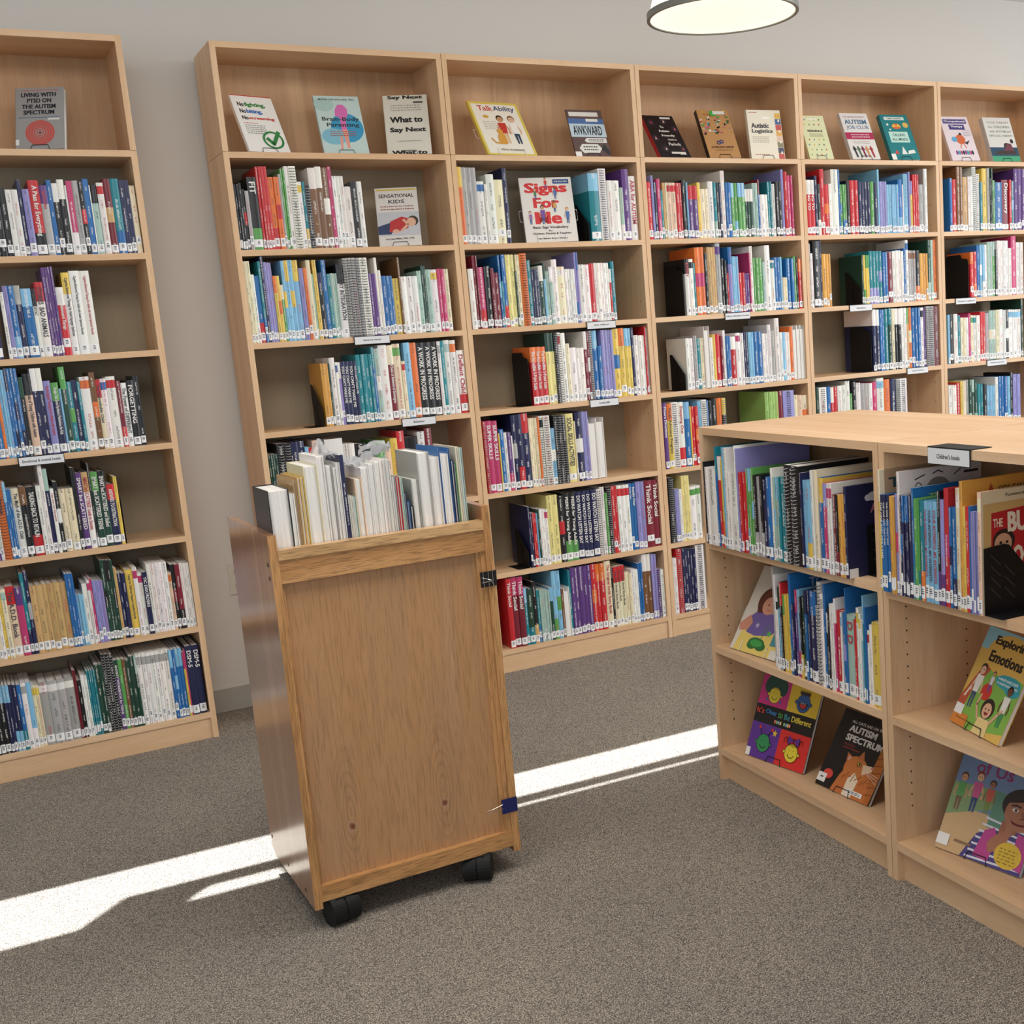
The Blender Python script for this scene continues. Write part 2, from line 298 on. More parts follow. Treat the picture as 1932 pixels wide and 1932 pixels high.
ITH = -1.6214; IO = Vector((0.9789, -1.7011, 0)); IE = Vector((math.cos(ITH), math.sin(ITH), 0)); INN = Vector((-IE.y, IE.x, 0)); IH = 1.1722; ID = 0.3079
IZ = dict(I1=dict(A=0.806, B=0.4616, C=0.1098), I2=dict(A=0.797, B=0.4600, C=0.1098))
IT = 0.0225
def low_case(u, n, flip, label, zz):
    o = IO + IE * u + INN * n
    t = thing('low_bookcase', label, 'bookcase', o, ITH + (math.pi if flip else 0), 'low maple bookcases of the island')
    for s in (0, 1):
        xa = .0013 if s == 0 else W - IT
        b = MB(); b.box(xa, 0, 0, xa + IT - .0013, ID - .001, IH); beveled(part('side_panel', b, MAPLE[2], t, attrs=False), .0016, 1)
        b = MB()
        for zi in range(26):
            for yy in (0.055, 0.255):
                z = 0.2 + zi * 0.032; xx = IT + .0002 if s == 0 else W - IT - .0002
                b.face([(xx, yy + .0028 * math.cos(a * math.pi / 3), z + .0028 * math.sin(a * math.pi / 3)) for a in range(6)])
        part('peg_holes', b, BLACK, t, attrs=False)
    b = MB(); b.box(IT, ID - .009, 0.02, W - IT, ID - .001, IH - IT); part('back_panel', b, MAPLE_BACK, t, attrs=False)
    b = MB(); b.box(IT, 0, IH - IT, W - IT, ID - .001, IH); beveled(part('top_panel', b, MAPLE[0], t, attrs=False), .0012, 1)
    for z in zz.values():
        b = MB(); b.box(IT, 0.0, z - .0225, W - IT, ID - .009, z); beveled(part('shelf', b, MAPLE[0], t, attrs=False), .0012, 1)
    b = MB(); b.box(IT, 0.02, 0, W - IT, 0.036, zz['C'] - .0225); part('kick_board', b, MAPLE[0], t, attrs=False)
low_case(0, 0, False, 'low maple bookcase at the island end nearest the wall shelves, facing the cart', IZ['I1'])
low_case(W, 0, False, 'low maple bookcase nearest the camera, under the hanging sign', IZ['I2'])
low_case(W, 2 * ID, True, 'low maple bookcase behind the front one, only its top seen', IZ['I1'])
low_case(2 * W, 2 * ID, True, 'low maple bookcase at the far right of the island, only its top seen', IZ['I1'])

# ------------------------------------------------------------------ lettering
_tc = {}
def text_geo(s):
    if s not in _tc:
        cu = bpy.data.curves.new('lettering', 'FONT'); cu.body = s.lstrip('*'); cu.resolution_u = 2; cu.offset = 0.014
        o = bpy.data.objects.new('lettering', cu); me = bpy.data.meshes.new_from_object(o)
        vs = [tuple(v.co[:2]) for v in me.vertices]; fs = [tuple(p.vertices) for p in me.polygons]
        if s[0] == '*' :
            v0, f0, n0 = list(vs), list(fs), len(vs)
            for k, (dx, dy) in enumerate(((.035, 0), (.07, 0), (.0, .03), (.035, .03), (.07, .03)), 1):
                vs += [(x + dx, y + dy) for x, y in v0]; fs += [tuple(i + n0 * k for i in f) for f in f0]
        else:
            v0, f0, n0 = list(vs), list(fs), len(vs); vs += [(x + .022, y + .008) for x, y in v0]; fs += [tuple(i + n0 for i in f) for f in f0]
        bpy.data.objects.remove(o); bpy.data.curves.remove(cu); bpy.data.meshes.remove(me)
        x0 = min(v[0] for v in vs); x1 = max(v[0] for v in vs); y0 = min(v[1] for v in vs); y1 = max(v[1] for v in vs)
        _tc[s] = ([((v[0] - x0) / (x1 - x0), (v[1] - y0) / (y1 - y0)) for v in vs], fs, (x1 - x0) / max(y1 - y0, 1e-6))
    return _tc[s]
def put_text(mb, s, fn, a0, b0, wa, hb, col, m=0):
    """fills the box a0..a0+wa, b0..b0+hb of the mapping fn(a, b)"""
    vs, fs, asp = text_geo(s); n = len(mb.v); reps = 6 if s[0] == '*' else 2; per = len(vs) // reps
    o_ = Vector(fn(0, 0)); nr = (Vector(fn(1, 0)) - o_).cross(Vector(fn(0, 1)) - o_).normalized() * .000012
    mb.v += [tuple(Vector(fn(a0 + x * wa, b0 + y * hb)) + nr * (i // per)) for i, (x, y) in enumerate(vs)]
    for f in fs: mb.f.append(tuple(i + n for i in f)); mb.c.append(col); mb.k.append(col); mb.uv.append([(0, -9)] * len(f)); mb.m.append(m)
PAL = dict(w='e9e6e1', c='e4d9b8', e='e3c4a8', g='a9a8a6', k='1b1b1e', n='22264d', b='2568a8', l='7fb7d8', t='1f7f8c', m='a3bfb4', G='5a9c50', d='1f4436', y='dfc056',
           o='df7434', r='c32a30', M='78202f', p='bd3a6c', u='5d3a7c', v='8f8cc4', B='7a5334', T='c3a06a', Y='e2d68c', L='9cc46a', a='d8a048')
CN = dict(w='white', c='cream', e='peach', g='grey', k='black', n='navy', b='blue', l='sky blue', t='teal', m='pale green', G='green', d='dark green', y='yellow',
          o='orange', r='red', M='maroon', p='pink', u='purple', v='lavender', B='brown', T='tan', Y='pale yellow', L='lime green', a='amber')
PALL = {k: H(v) for k, v in PAL.items()}
DARK = set('knbtdrMuBpG')
def vary(c, rnd, a=0.10):
    f = 1 + rnd.uniform(-a, a); return tuple(min(1, max(0.004, x * f * (1 + rnd.uniform(-a / 3, a / 3)))) for x in c)
def cover_mb(w, h, D, col, acc, ink, hard, rnd, seed, band):
    mb = MB(); tc = min(0.0024 if hard else 0.0007, w * 0.2); bl = min(w * 0.16, 0.004 if hard else 0.002)
    arc = [(w * i / 4, bl * (1 - math.sin(math.pi * i / 4))) for i in range(5)]
    out = [(0, D)] + arc + [(w, D)]; inn = [(w - tc, D), (w - tc, bl + tc), (tc, bl + tc), (tc, D)]
    lv = [0, h]; regs = [col]
    if band == 0: lv = [0, h * .3, h]; regs = [acc, col]
    elif band == 1: lv = [0, h * .74, h]; regs = [col, acc]
    elif band == 3: lv = [0, h * .84, h * .95, h]; regs = [col, acc, col]
    elif band == 2: lv = [0, h * .42, h * .62, h]; regs = [col, acc, col]
    u0 = rnd.uniform(0.02, 0.09) * h / .24
    for j in range(len(lv) - 1):
        for i in range(6):
            a, c_ = out[i], out[i + 1]; sp = 1 <= i <= 4
            cc = regs[j] if sp or (band in (0, 1)) else col
            uv = None
            if sp and w > 0.006:
                s0 = (i - 1) / 4; s1 = i / 4; za, zb = lv[j], lv[j + 1]
                uv = [(h - za, seed + s0 * .96 + .02), (h - za, seed + s1 * .96 + .02), (h - zb, seed + s1 * .96 + .02), (h - zb, seed + s0 * .96 + .02)]
            mb.face([(a[0], a[1], lv[j]), (c_[0], c_[1], lv[j]), (c_[0], c_[1], lv[j + 1]), (a[0], a[1], lv[j + 1])], cc, ink, uv)
    full = out + inn
    for i in range(6, 10):
        a = full[i]; c_ = full[(i + 1) % len(full)]
        mb.face([(*a, 0), (*c_, 0), (*c_, h), (*a, h)], col)
    # top and bottom rims (convex pieces)
    for z, fl in ((0, True), (h, False)):
        qs = [[(0, D), (0, bl), (tc, bl + tc), (tc, D)], [(w, bl), (w, D), (w - tc, D), (w - tc, bl + tc)], arc + [(w - tc, bl + tc), (tc, bl + tc)]]
        for q in qs:
            p = [(x, y, z) for x, y in q]; mb.face(p[::-1] if fl else p, col)
    return mb, tc, bl
def label_mb(w, z0, hh, bl, rnd):
    mb = MB(); e = 0.0004; x0 = w * 0.04; x1 = w * 0.96; z1 = z0 + hh; c = (0.86, 0.86, 0.86)
    def yy(x): return bl * (1 - math.sin(math.pi * min(1, max(0, x / w)))) - e
    xs = [x0 + (x1 - x0) * i / 4 for i in range(5)]
    for i in range(4): mb.face([(xs[i], yy(xs[i]), z0), (xs[i + 1], yy(xs[i + 1]), z0), (xs[i + 1], yy(xs[i + 1]), z1), (xs[i], yy(xs[i]), z1)], c)
    if w > 0.008:
        n = 3
        for i in range(n):   # the call-number marks, too small to read
            zc = z1 - hh * (.3 + .17 * i); ww = min(w * .28, .005) * rnd.uniform(.6, 1); xc = w / 2
            mb.face([(xc - ww, yy(xc) - .0003, zc), (xc + ww, yy(xc) - .0003, zc), (xc + ww, yy(xc) - .0003, zc + hh * .09), (xc - ww, yy(xc) - .0003, zc + hh * .09)], (0.08, 0.08, 0.09))
    return mb
def coil_mb(w, h, light):
    mb = MB(); n = max(8, int(h / 0.0105)); r = max(0.004, min(w * 0.55, 0.012)); cx = w / 2; ww = 0.0011
    for i in range(n):
        z = 0.008 + (h - .016) * i / (n - 1); pts = []
        for k in range(8):
            a = 2 * math.pi * k / 8 + .2; pts.append((cx + r * math.cos(a), r * 0.55 - 0.004 + r * math.sin(a), z + 0.003 * math.sin(a)))
        for k in range(8):
            p, q_ = pts[k], pts[(k + 1) % 8]
            mb.face([(p[0], p[1], p[2] - ww), (q_[0], q_[1], q_[2] - ww), (q_[0], q_[1], q_[2] + ww), (p[0], p[1], p[2] + ww)])
            mb.face([(p[0], p[1], p[2] + ww), (q_[0], q_[1], q_[2] + ww), (cx + (q_[0] - cx) * .78, q_[1] * .8, q_[2]), (cx + (p[0] - cx) * .78, p[1] * .8, p[2])])
    return mb
def make_book(rnd, kind, w, h, D, col, acc, title, seed, band, merge=None, M=None):
    """returns list of (part name, MB, material) in local coordinates"""
    c = vary(PALL[col], rnd); a = vary(PALL[acc or col], rnd); dark = col in DARK
    ink = (0.78, 0.76, 0.72) if dark else ((0.06, 0.06, 0.07) if rnd.random() < .72 else (0.45, 0.06, 0.08))
    w = max(w - 0.0005, 0.0025); parts = []
    if kind == 'binder' or kind == 'turned':
        mb = MB(); tc = min(0.0022, w * .2)
        mb.box(0, 0, 0, tc, D, h, c); mb.box(w - tc, 0, 0, w, D, h, c); mb.box(0, D - tc, 0, w, D, h, c)
        parts.append(('cover', mb, BOOK))
        pg = MB(); r = (w - 2 * tc); hb = h - (0.02 if kind == 'binder' else 0.003)
        prof = [(tc, D - tc), (tc, 0.006)] + ([(tc + r * .15, .0035), (tc + r * .5, .0025), (tc + r * .85, .0035)] if w > .008 else []) + [(w - tc, 0.006), (w - tc, D - tc)]
        pg.prism(prof, 0.002, hb, lambda x, y, d: (x, y, d)); parts.append(('page_block', pg, PAPER))
        if kind == 'binder':
            rg = MB()
            for k in range(3): rg.tube([(w / 2 + w * .3 * math.cos(t * math.pi / 6), .05 + k * .07, h - .03 + w * .5 * math.sin(t * math.pi / 6)) for t in range(7)], .0012, n=4)
            parts.append(('binder_ring', rg, STEEL))
        return parts
    hard = kind == 'hard'
    mb, tc, bl = cover_mb(w, h, D, c, a, ink, hard, rnd, seed, band)
    if title: # plain field under readable titles
        mb.uv = [[(0, -9)] * len(f) for f in mb.f]
    parts.append(('cover', mb, BOOK))
    pg = MB(); q = .003 if hard else .0006
    pg.box(tc, bl + tc, q, w - tc, D - (.004 if hard else .0015), h - q); parts.append(('page_block', pg, PAPER))
    lz = rnd.uniform(0.004, 0.012) if rnd.random() > .07 else rnd.uniform(.02, .035)
    if kind != 'coil' and w > 0.0035: parts.append(('spine_label', label_mb(w, lz, rnd.uniform(.026, .033), bl, rnd), LABEL))
    if kind == 'coil': parts.append(('spiral_binding', coil_mb(w, h, dark), COILD if not dark else COILL))
    if title:
        tb = MB(); vs, fs, asp = text_geo(title); top = h - .018; bot = lz + .042 + (0.02 if w > .02 else 0)
        hgt = min(w * .62, (top - bot) / asp * 1.7); L_ = min(top - bot, hgt * asp * 1.15)
        yy = -0.0012
        put_text(tb, title, lambda p, q_: (w / 2 - hgt / 2 + q_, yy, top - p), 0, 0, L_, hgt, ink)
        parts.append(('spine_title', tb, INK))
    return parts
ROWS = '''A2 A 2 397
24,235,d;24,235,k;19,235,k;19,228,w;20,228,w;14,262,n;22,230,v;34,260,r/k,|A Pass for Everything;25,243,g/u,|episodes;16,261,b;19,250,k/w;22,263,k/w;6,243,w;19,258,p/w;21,259,g;15,256,k/r;19,265,b;4,243,w;22,243,m/k;22,252,w/r;25,266,M/T;28,266,t/b;17,261,n;17,262,n;19,242,c
A3 A 3 344
35,236,n;16,0,-;12,234,w;15,255,v;20,255,b/l;20,255,n/g;33,243,b/l;14,242,w/k,|the AUTISTIC;28,264,w/r,|STORIES  BAD ANIMALS;11,314,u;9,314,u;10,316,u;8,317,u;25,243,r/w,|Cognitive Behavioural Therapy;26,294,w/y,|Cognitive Behavioural Therapy for Adult Asperger Syndrome;33,299,w,|Cognitive-Behavioral Therapy for Adults with Autism Spectrum Disorder;34,298,w,|Cognitive-Behavioral Therapy for Adults with Autism Spectrum Disorder
A4 A 4 300
16,326,b;17,299,b/w;10,315,o/w;8,317,l;7,316,l;9,315,l;9,319,b/n;10,318,b/n;11,318,b/n;11,317,b/n;15,285,k/d;27,295,e/k,|Coaching Parents of Young Children with Autism;18,312,n/w;18,312,n/w;24,265,v,|Psychological Therapies for Adults with Autism;25,257,n/G,|Straight Talk about Psychiatric Medications for Kids;7,234,l;20,311,d/G;16,256,t/G;18,261,n;11,254,t;33,270,w/o;19,284,B/o;16,256,c/r,|The Unbreakable Child;20,258,w/b;32,264,w/r;16,246,M/r;20,237,w,|The Power of DIFFERENT;25,245,k,|FORGETTING;18,259,k
A5 A 5 251
15,218,u;11,266,w;25,314,o,s|Focus on Feelings;11,281,b/l;7,254,b;7,253,b;26,254,w/c,|The Myth of the A.D.D. Child;23,257,k/B;32,253,k/r,|TALKING BACK TO RITALIN;16,255,w;14,330,w;15,313,n/m;13,239,w,|Late, Lost, and Unprepared;14,262,k/w;23,233,c;26,233,c;14,307,k;21,285,u,|SMART but SCATTERED;22,285,w/T,|SMART but SCATTERED Guide to Success;7,317,k;25,283,d/G,|SMART but SCATTERED TEENS;24,283,d/k,|SMART but SCATTERED and Stalled;27,231,n/r,|ANSWERS TO DISTRACTION;12,257,y
A6 A 6 183
14,256,y;11,254,w;11,264,c;12,250,w;10,248,y;17,258,c/m;28,264,e/r,|The A.D.D. Book;24,255,p/u;13,304,t/n;13,310,n/g;20,254,T;22,254,T;15,254,T;21,253,T;22,253,T;21,252,T;9,280,b;11,279,b;8,278,b;9,197,l;8,196,l;8,194,l;17,233,w;10,245,w/p;8,248,p;13,240,v;12,239,v;12,237,v;13,312,d/k;10,310,d/k;10,308,d/k;10,307,d/k;10,276,T;14,253,n;14,251,n;27,261,y,|Freeing Your Child from Obsessive Compulsive Disorder;16,267,w/p;16,243,w/p;18,243,n,|TIC DISORDERS;14,273,w;14,273,w;14,273,w;16,272,w;16,271,w;12,228,e/o;15,256,k/M;18,254,M/k;12,257,w;12,255,w;12,254,w
A7 A 7 141
19,262,k/l;16,258,k/l;18,259,k/l;10,257,n/l;11,256,n/l;12,255,n/l;13,252,n/l;14,250,b/t;17,253,w/g;17,252,l/w;12,237,c/y;12,236,c/y;29,243,g/w;32,241,g/w;27,241,g/w;30,242,g/w;5,267,M;5,266,M;14,224,k;12,242,w;10,239,w;8,253,t;7,254,t;7,254,t;8,255,t;16,272,d;12,270,d;12,306,k,s;14,305,k,s;14,303,k,s;14,275,u/d,|ANXIETY WORKBOOK for TEENS;14,275,G;12,274,B;15,269,d;16,280,d;8,281,d/m,|ANXIETY WORKBOOK for TEENS;20,285,w/g;14,284,w/g;17,283,w/g;17,283,w/g;14,283,w/g;17,283,w/g;18,283,w/g;12,277,b/l;11,277,b/l;13,277,b/l;13,278,b/l;8,260,y/p;5,268,p;26,279,n,|DSM-5;27,278,n,|DSM-5
B2 B 2 21
7,246,k;8,246,k;8,246,k;9,252,k;11,228,k/r;14,222,g;36,274,k/G,|FIT;11,312,r;9,313,r;11,313,r;11,313,r;23,274,o/r;19,274,o/r;9,285,g;9,304,G;8,306,G;17,315,w;27,315,w,s;17,256,w/y;11,255,t/y;19,240,k,s;29,309,B/w;24,314,B/w;24,310,B/w;15,314,p;16,278,w;15,278,w;15,278,w;28,238,w;25,257,k;20,258,w
B3 B 3 24
12,314,c;12,314,c;12,263,w;18,258,b/r;10,312,t/b;12,334,n;10,309,v;11,307,v;8,306,v;13,255,y/o;13,255,y/o;11,220,G/c;12,312,l/y;15,313,l/y;17,314,l/y;23,313,l/y;18,281,v;14,282,o;16,311,c;8,257,m;15,311,y;20,261,k/n;17,310,b;16,255,t;10,257,m;9,256,m;7,256,m;29,290,w/k,|SENSORY INTEGRATION;19,314,g,s;16,315,g,s;18,315,g,s;16,314,g,s;32,314,w,s;13,251,u;16,250,u;11,313,w;12,262,w;20,239,b;14,238,b;12,238,b;27,227,y;9,311,B;23,233,w;25,233,w;24,233,w;18,254,m;11,274,d;8,273,d;22,258,m;30,257,w/y;15,259,p;15,258,p;20,257,c
B4 B 4 274
19,254,a;12,253,a;8,252,d;22,274,w;10,255,w/b;12,254,v/w;17,256,n,|YOU CAN\'T MAKE ME;17,255,n,|YOU CAN\'T MAKE ME;19,255,n,|YOU CAN\'T MAKE ME;13,254,n,|YOU CAN\'T MAKE ME;20,279,t;16,279,t;17,279,t;13,278,t;13,305,b/t;19,299,m/w;36,311,w;25,308,M/c,|A Treasure Chest of Behavioral Strategies;33,312,c/G;15,239,c/r;27,314,l;28,312,o;34,310,k,|A WORK IN PROGRESS;28,310,k,|A WORK IN PROGRESS;31,309,k,|A WORK IN PROGRESS;14,310,w/g;17,311,t;26,313,w/m;27,311,w/o;33,267,w/r,|Defiant Child
B5 B 5 26
9,274,d;9,274,d;9,274,d;10,274,d;32,313,k,s;25,312,k,s;1,261,w,s;27,315,n;25,316,n;15,290,l;17,285,r;24,313,e;26,307,k;74,311,w;22,286,w;25,285,w;49,280,k;41,254,d;38,284,G;25,247,e;30,287,y;32,315,k/r;58,284,k;32,303,w;31,315,M
C2a C 2 25
19,317,o/y;21,315,g;25,315,g;20,315,g;32,259,w/b;12,247,w;35,288,w;41,266,c;19,314,n
C2b C 2 644
51,295,t/l;39,315,w,s;25,263,w;40,263,w;17,232,m/w;35,313,u;34,283,w,|ABA for AUTISM
C3 C 3 32
24,254,w;13,308,M;7,308,M;28,259,p/r;6,261,k;24,263,k;15,254,M;23,234,M;9,307,b/l;9,198,t;18,309,b/r;21,308,Y;19,308,Y;8,237,d;20,307,c;31,311,o,s;17,282,t;12,242,n;14,241,n;12,241,n;22,257,d/w;11,268,l/d;16,232,m;16,250,m/w;26,281,w;36,249,c/w;12,238,w;14,238,w;11,237,w;14,237,w;9,309,v/b;10,309,v/b;27,255,w;26,254,w;26,258,r;13,260,w;17,259,w;16,259,w;15,258,w;14,258,w;11,231,r/w;17,264,t
C4 C 4 288
27,257,r/o,|The Incredible 5-Point Scale;24,257,r/o,|The Incredible 5-Point Scale;26,256,r/o,|The Incredible 5-Point Scale;23,314,Y/d;21,313,Y/d;18,312,k,s;14,313,w/r,s;25,310,w;17,262,c;34,242,w;14,239,w;25,238,w;17,310,M/w;11,309,M/w;17,311,g,s;27,312,b/l;20,242,b;16,312,v;17,311,v;14,310,v;14,309,v;31,313,y/b;29,314,y/o;19,312,y/l;18,311,y/l;15,313,n;24,277,w;21,275,w;12,274,w;7,314,r;10,306,g
C5 C 5 33
13,316,r,s;27,317,p,|SUPER SKILLS;28,315,p,|SUPER SKILLS;6,259,y;20,275,b;15,258,w;19,258,u/p;6,242,w;22,332,n/g;27,333,n/r;33,334,n/r;14,310,c;14,310,c;15,309,c;10,311,o;19,314,w/k,s;33,314,w,s;21,255,l/w;16,311,k,s;21,310,k,s;20,309,k,s;42,312,Y,|SOCIAL SKILLS ACTIVITIES;7,276,c;33,314,n/w;11,315,v;9,314,v;13,314,v;40,276,w,b;38,280,w,b
C6 C 6 206
10,280,n;11,248,n;8,247,r;11,246,r;7,244,l;10,261,d;12,260,w;14,258,w;16,256,w/p;26,316,Y;30,315,Y;27,307,k/r;31,316,k/G,|PEERS for Young Adults;32,314,k/G,|PEERS for Young Adults;30,314,n,|DO WATCH LISTEN SAY;24,314,n,|DO WATCH LISTEN SAY;25,315,n,|DO WATCH LISTEN SAY;32,316,n,|DO WATCH LISTEN SAY;19,312,w,s;23,320,w;12,290,G;23,315,k,s;19,316,r;11,316,r;20,317,w/r;24,316,w/r;22,316,w/r;14,318,b,|Inside Out;22,317,b,|Inside Out;23,322,v;24,320,v;41,321,M,|Think Social;34,320,M,|Think Social
C7 C 7 71
25,322,r,|Think Social;30,324,M/p,|Think Social;29,322,M/p,|Think Social;16,265,t/l;28,262,d/t;21,288,k/T;14,245,t/b;9,245,m;8,243,m;9,242,m;9,241,m;8,239,m;8,238,m;18,247,d/l;22,321,l/G;22,319,l/G;12,232,B;31,235,w,b;13,313,t;20,320,u;22,320,u;25,320,u;22,319,u;22,319,u;25,320,r/o;21,318,r/o;27,318,r/o;34,324,c,|The Original Social Story Book;12,285,k;23,288,c/r,|The New Social Story Book;19,289,c/r,|The New Social Story Book;22,290,c/r,|The New Social Story Book;21,254,c;15,247,c;16,262,w;11,260,w;12,258,w;13,285,b;13,286,b;26,325,B/w;24,323,B/w;11,319,v;8,317,v;11,316,v;19,239,u,s;21,236,w
D2 D 2 27
24,256,r;12,286,v;18,256,n;18,271,p;13,220,t;14,254,T;8,254,c;23,254,e/r;26,254,e/r;19,253,r;14,253,r;16,266,k;7,266,k;9,255,l;29,241,u/r;25,241,u/r;18,255,y;25,226,c;17,226,c;30,260,w;16,255,t/m;17,255,k;12,255,n;22,309,w;12,255,b;20,255,b;18,253,G/l;21,253,G/l;17,253,G/l;25,253,G/l;15,225,d/w;13,225,d/w;18,225,d/w;14,253,m;16,253,m;11,269,b/M;30,199,w;18,199,w;13,259,t;13,259,t;21,249,w;18,259,k;21,259,k;15,317,v;22,307,r;18,289,p;13,289,p
D3 D 3 206
24,262,w/k,|EVERY;23,261,w/k;12,243,t;28,314,o/p;24,315,o/p;17,289,k;20,314,T;13,313,T;16,313,T;27,332,g/u;19,260,k;14,250,k;11,189,r;22,311,v/b;14,267,l;11,266,l;11,266,l;17,188,r;17,188,r;11,185,u;17,185,u;8,282,p;17,312,w;14,256,G;20,256,G;21,255,G;16,235,m;31,314,w;25,242,w/t;18,255,b;17,254,b;12,256,l;14,157,c;14,156,c;26,248,b;17,247,b;15,256,G;12,256,k;19,244,r/o
D4 D 4 185
20,245,w;24,244,w;19,255,g;21,241,t;21,242,c;32,296,w,b;19,241,w;16,255,y;30,254,r;16,245,M;16,271,w;15,241,b;15,240,b;30,237,r/w;28,253,w/p;20,251,w;14,257,n;14,256,n;17,253,l;17,252,l;26,253,b;28,252,b;17,241,w;17,240,w;23,282,w;23,253,g;29,311,w;17,241,w;20,240,l;13,239,w;13,238,w;21,265,o;27,268,w,b;24,269,w,b;24,268,w,b
D5 D 5 33
21,315,u,|Picture Directions;29,310,y/o,|Youth Advocacy Program;35,313,w,s;34,311,w/r,|Stepping Out;31,309,b/l;8,286,y;21,284,r;19,283,r/o;21,307,l;30,311,w,s;13,307,b;19,302,k;29,312,k;30,311,o/k;22,309,k/y,s;240,0,-;24,316,L;19,315,L;20,314,L;19,313,L;29,314,M;70,312,v,s;24,286,c;29,283,e;32,281,o/c
D6 D 6 34
31,318,k,s;14,261,v;13,259,v;16,257,w;13,319,Y;16,319,Y;16,318,Y;33,260,w/G;30,262,w/G
D7 D 7 29
24,279,w;32,320,r,s;15,318,n;16,316,n;16,313,n;16,311,n;16,308,n;49,323,w,s
E2 E 2 29
27,268,r/w,|GOING TO;27,268,r/w,|GOING TO;17,288,n;18,249,k/w;26,320,r;27,246,r/o;17,249,w;45,319,w;11,319,b;15,246,G/b;14,246,G/b;13,246,G/b;23,266,k;30,266,r;23,266,r;21,257,n;20,258,n;20,258,n;20,258,n;23,260,G;27,255,n;12,321,l;16,261,v;16,261,v;16,261,v;16,246,l;16,246,l;16,246,l;16,246,l;16,246,l;28,272,b/l;8,246,w;32,299,l;12,310,v;20,264,y/v;14,296,r;14,296,r;14,296,r;32,246,g;12,326,g;17,326,w
E3 E 3 26
13,316,g;15,268,w;44,327,k;11,331,n;26,263,a;15,262,a;14,262,a;204,0,-;12,250,d;13,250,y/G;12,249,y/G;12,249,y/G;22,269,t/v;22,268,t/v;22,268,t/v;24,267,t/v;18,261,b;20,260,b;32,260,M;20,265,w;20,267,w;20,267,w;16,263,w;16,277,b;20,319,w/b;18,265,g/B;15,264,g/B;16,264,g/B;29,263,k/o;22,248,a;22,247,a;14,246,a;21,315,d/m;17,315,m;25,317,o
E4 E 4 427
26,322,n/w;26,320,n/w;18,319,b;18,318,b;28,320,t;27,322,d/t;24,320,c;24,319,k/w;26,318,k/w;19,320,w;21,319,w;18,318,T/G;23,320,o/c;25,316,b;23,317,b;20,316,b;24,315,w/k;19,314,u;24,319,g,s;38,318,g,s;40,316,M,s
E5 E 5 36
18,313,d;49,309,w,s;28,310,b;21,305,r/w;23,303,r;29,308,w;25,310,w;29,329,w;15,262,G;26,320,k;31,314,w;27,309,g;27,307,g;25,305,w;32,309,p;49,326,w/l;42,316,o;40,316,n;28,312,g,s;51,312,w,s
F2 F 2 82
20,279,b;30,273,r;26,339,B;19,336,B;37,285,T;17,288,w;17,289,w;28,337,w,s;27,301,w,s;19,258,t;35,331,y;22,332,g;13,277,k;11,332,d;18,268,G;52,258,b;54,271,M,|Discovery;18,271,r;20,265,t/l;30,330,u;32,330,u;28,330,u
F3 F 3 220
26,244,r/o;26,246,r/o;22,279,b;18,282,l/w;18,281,l/w;20,281,w;21,296,m;21,296,m;20,295,G/m;18,254,k;23,301,w;20,300,w;21,300,w;21,299,w;25,258,w;39,323,p;26,288,w;28,287,w
F4 F 4 42
15,267,l;30,269,k;30,268,w;22,260,t;19,246,c;20,245,c;18,244,w;18,265,p;22,255,c/G;22,253,w/t;27,252,w;22,270,r;22,269,r;27,261,g;27,272,m/c;27,271,m/w;27,273,c;27,275,w;23,270,w;25,269,k/w;30,271,w/l;32,269,w/l;33,269,w/l;19,324,d
F5 F 5 41
25,247,w;30,246,w;31,256,r/o;18,263,y;22,263,c;22,267,g;22,266,d/m;22,264,d/m;22,262,d/m;22,238,t;22,236,t;29,234,k;25,222,l;20,220,l;21,218,l;24,265,w;23,267,b;25,265,b;26,263,b;23,261,l;22,282,k;29,270,v;28,268,v
I1A I1 A 41
8,261,k;11,244,w;11,244,w;48,242,w;10,312,b/t;21,284,r/w;11,275,y/o;14,312,l;17,312,w;14,238,w;33,239,w;8,322,w;9,314,v;18,243,r;19,245,r;13,257,G/l;16,259,G/l;16,260,G/l;18,242,k/g;14,238,g;14,244,k/g;20,232,n;25,241,b;12,268,w;12,243,m/l;15,244,m/l;12,245,t;26,245,t;28,284,k,s;47,283,k,s;9,266,n;18,246,l;27,247,l/y;13,277,w;18,278,c;22,259,b/y;19,246,p/v;11,247,w/p;11,247,w/p;15,219,M;9,220,k/M;16,220,a;15,222,a;12,245,n
I2A I2 A 14
9,309,y/c;13,247,b/n,|THE ONE AND ONLY SAM;10,248,b/n,|THE ONE AND ONLY SAM;10,249,b/n,|THE ONE AND ONLY SAM;8,246,a;8,247,a;8,247,a;9,254,v/p;11,309,w;8,252,n/b;8,253,n/b;8,253,n/b;8,254,n/b;13,255,n;8,274,b/t;13,249,G;6,248,G/t;15,246,t/o;14,246,l,|YOUR INTERESTS, MY INTERESTS;16,246,l,|YOUR INTERESTS, MY INTERESTS;18,247,l,|YOUR INTERESTS, MY INTERESTS;11,274,k/u;14,255,v/u;16,283,r/p;10,240,b/n;13,241,b/n;16,287,c/w;10,304,a;10,247,y;13,248,r;6,250,b;7,238,v;7,239,v;7,240,v;12,284,e/c
I1B I1 B 369
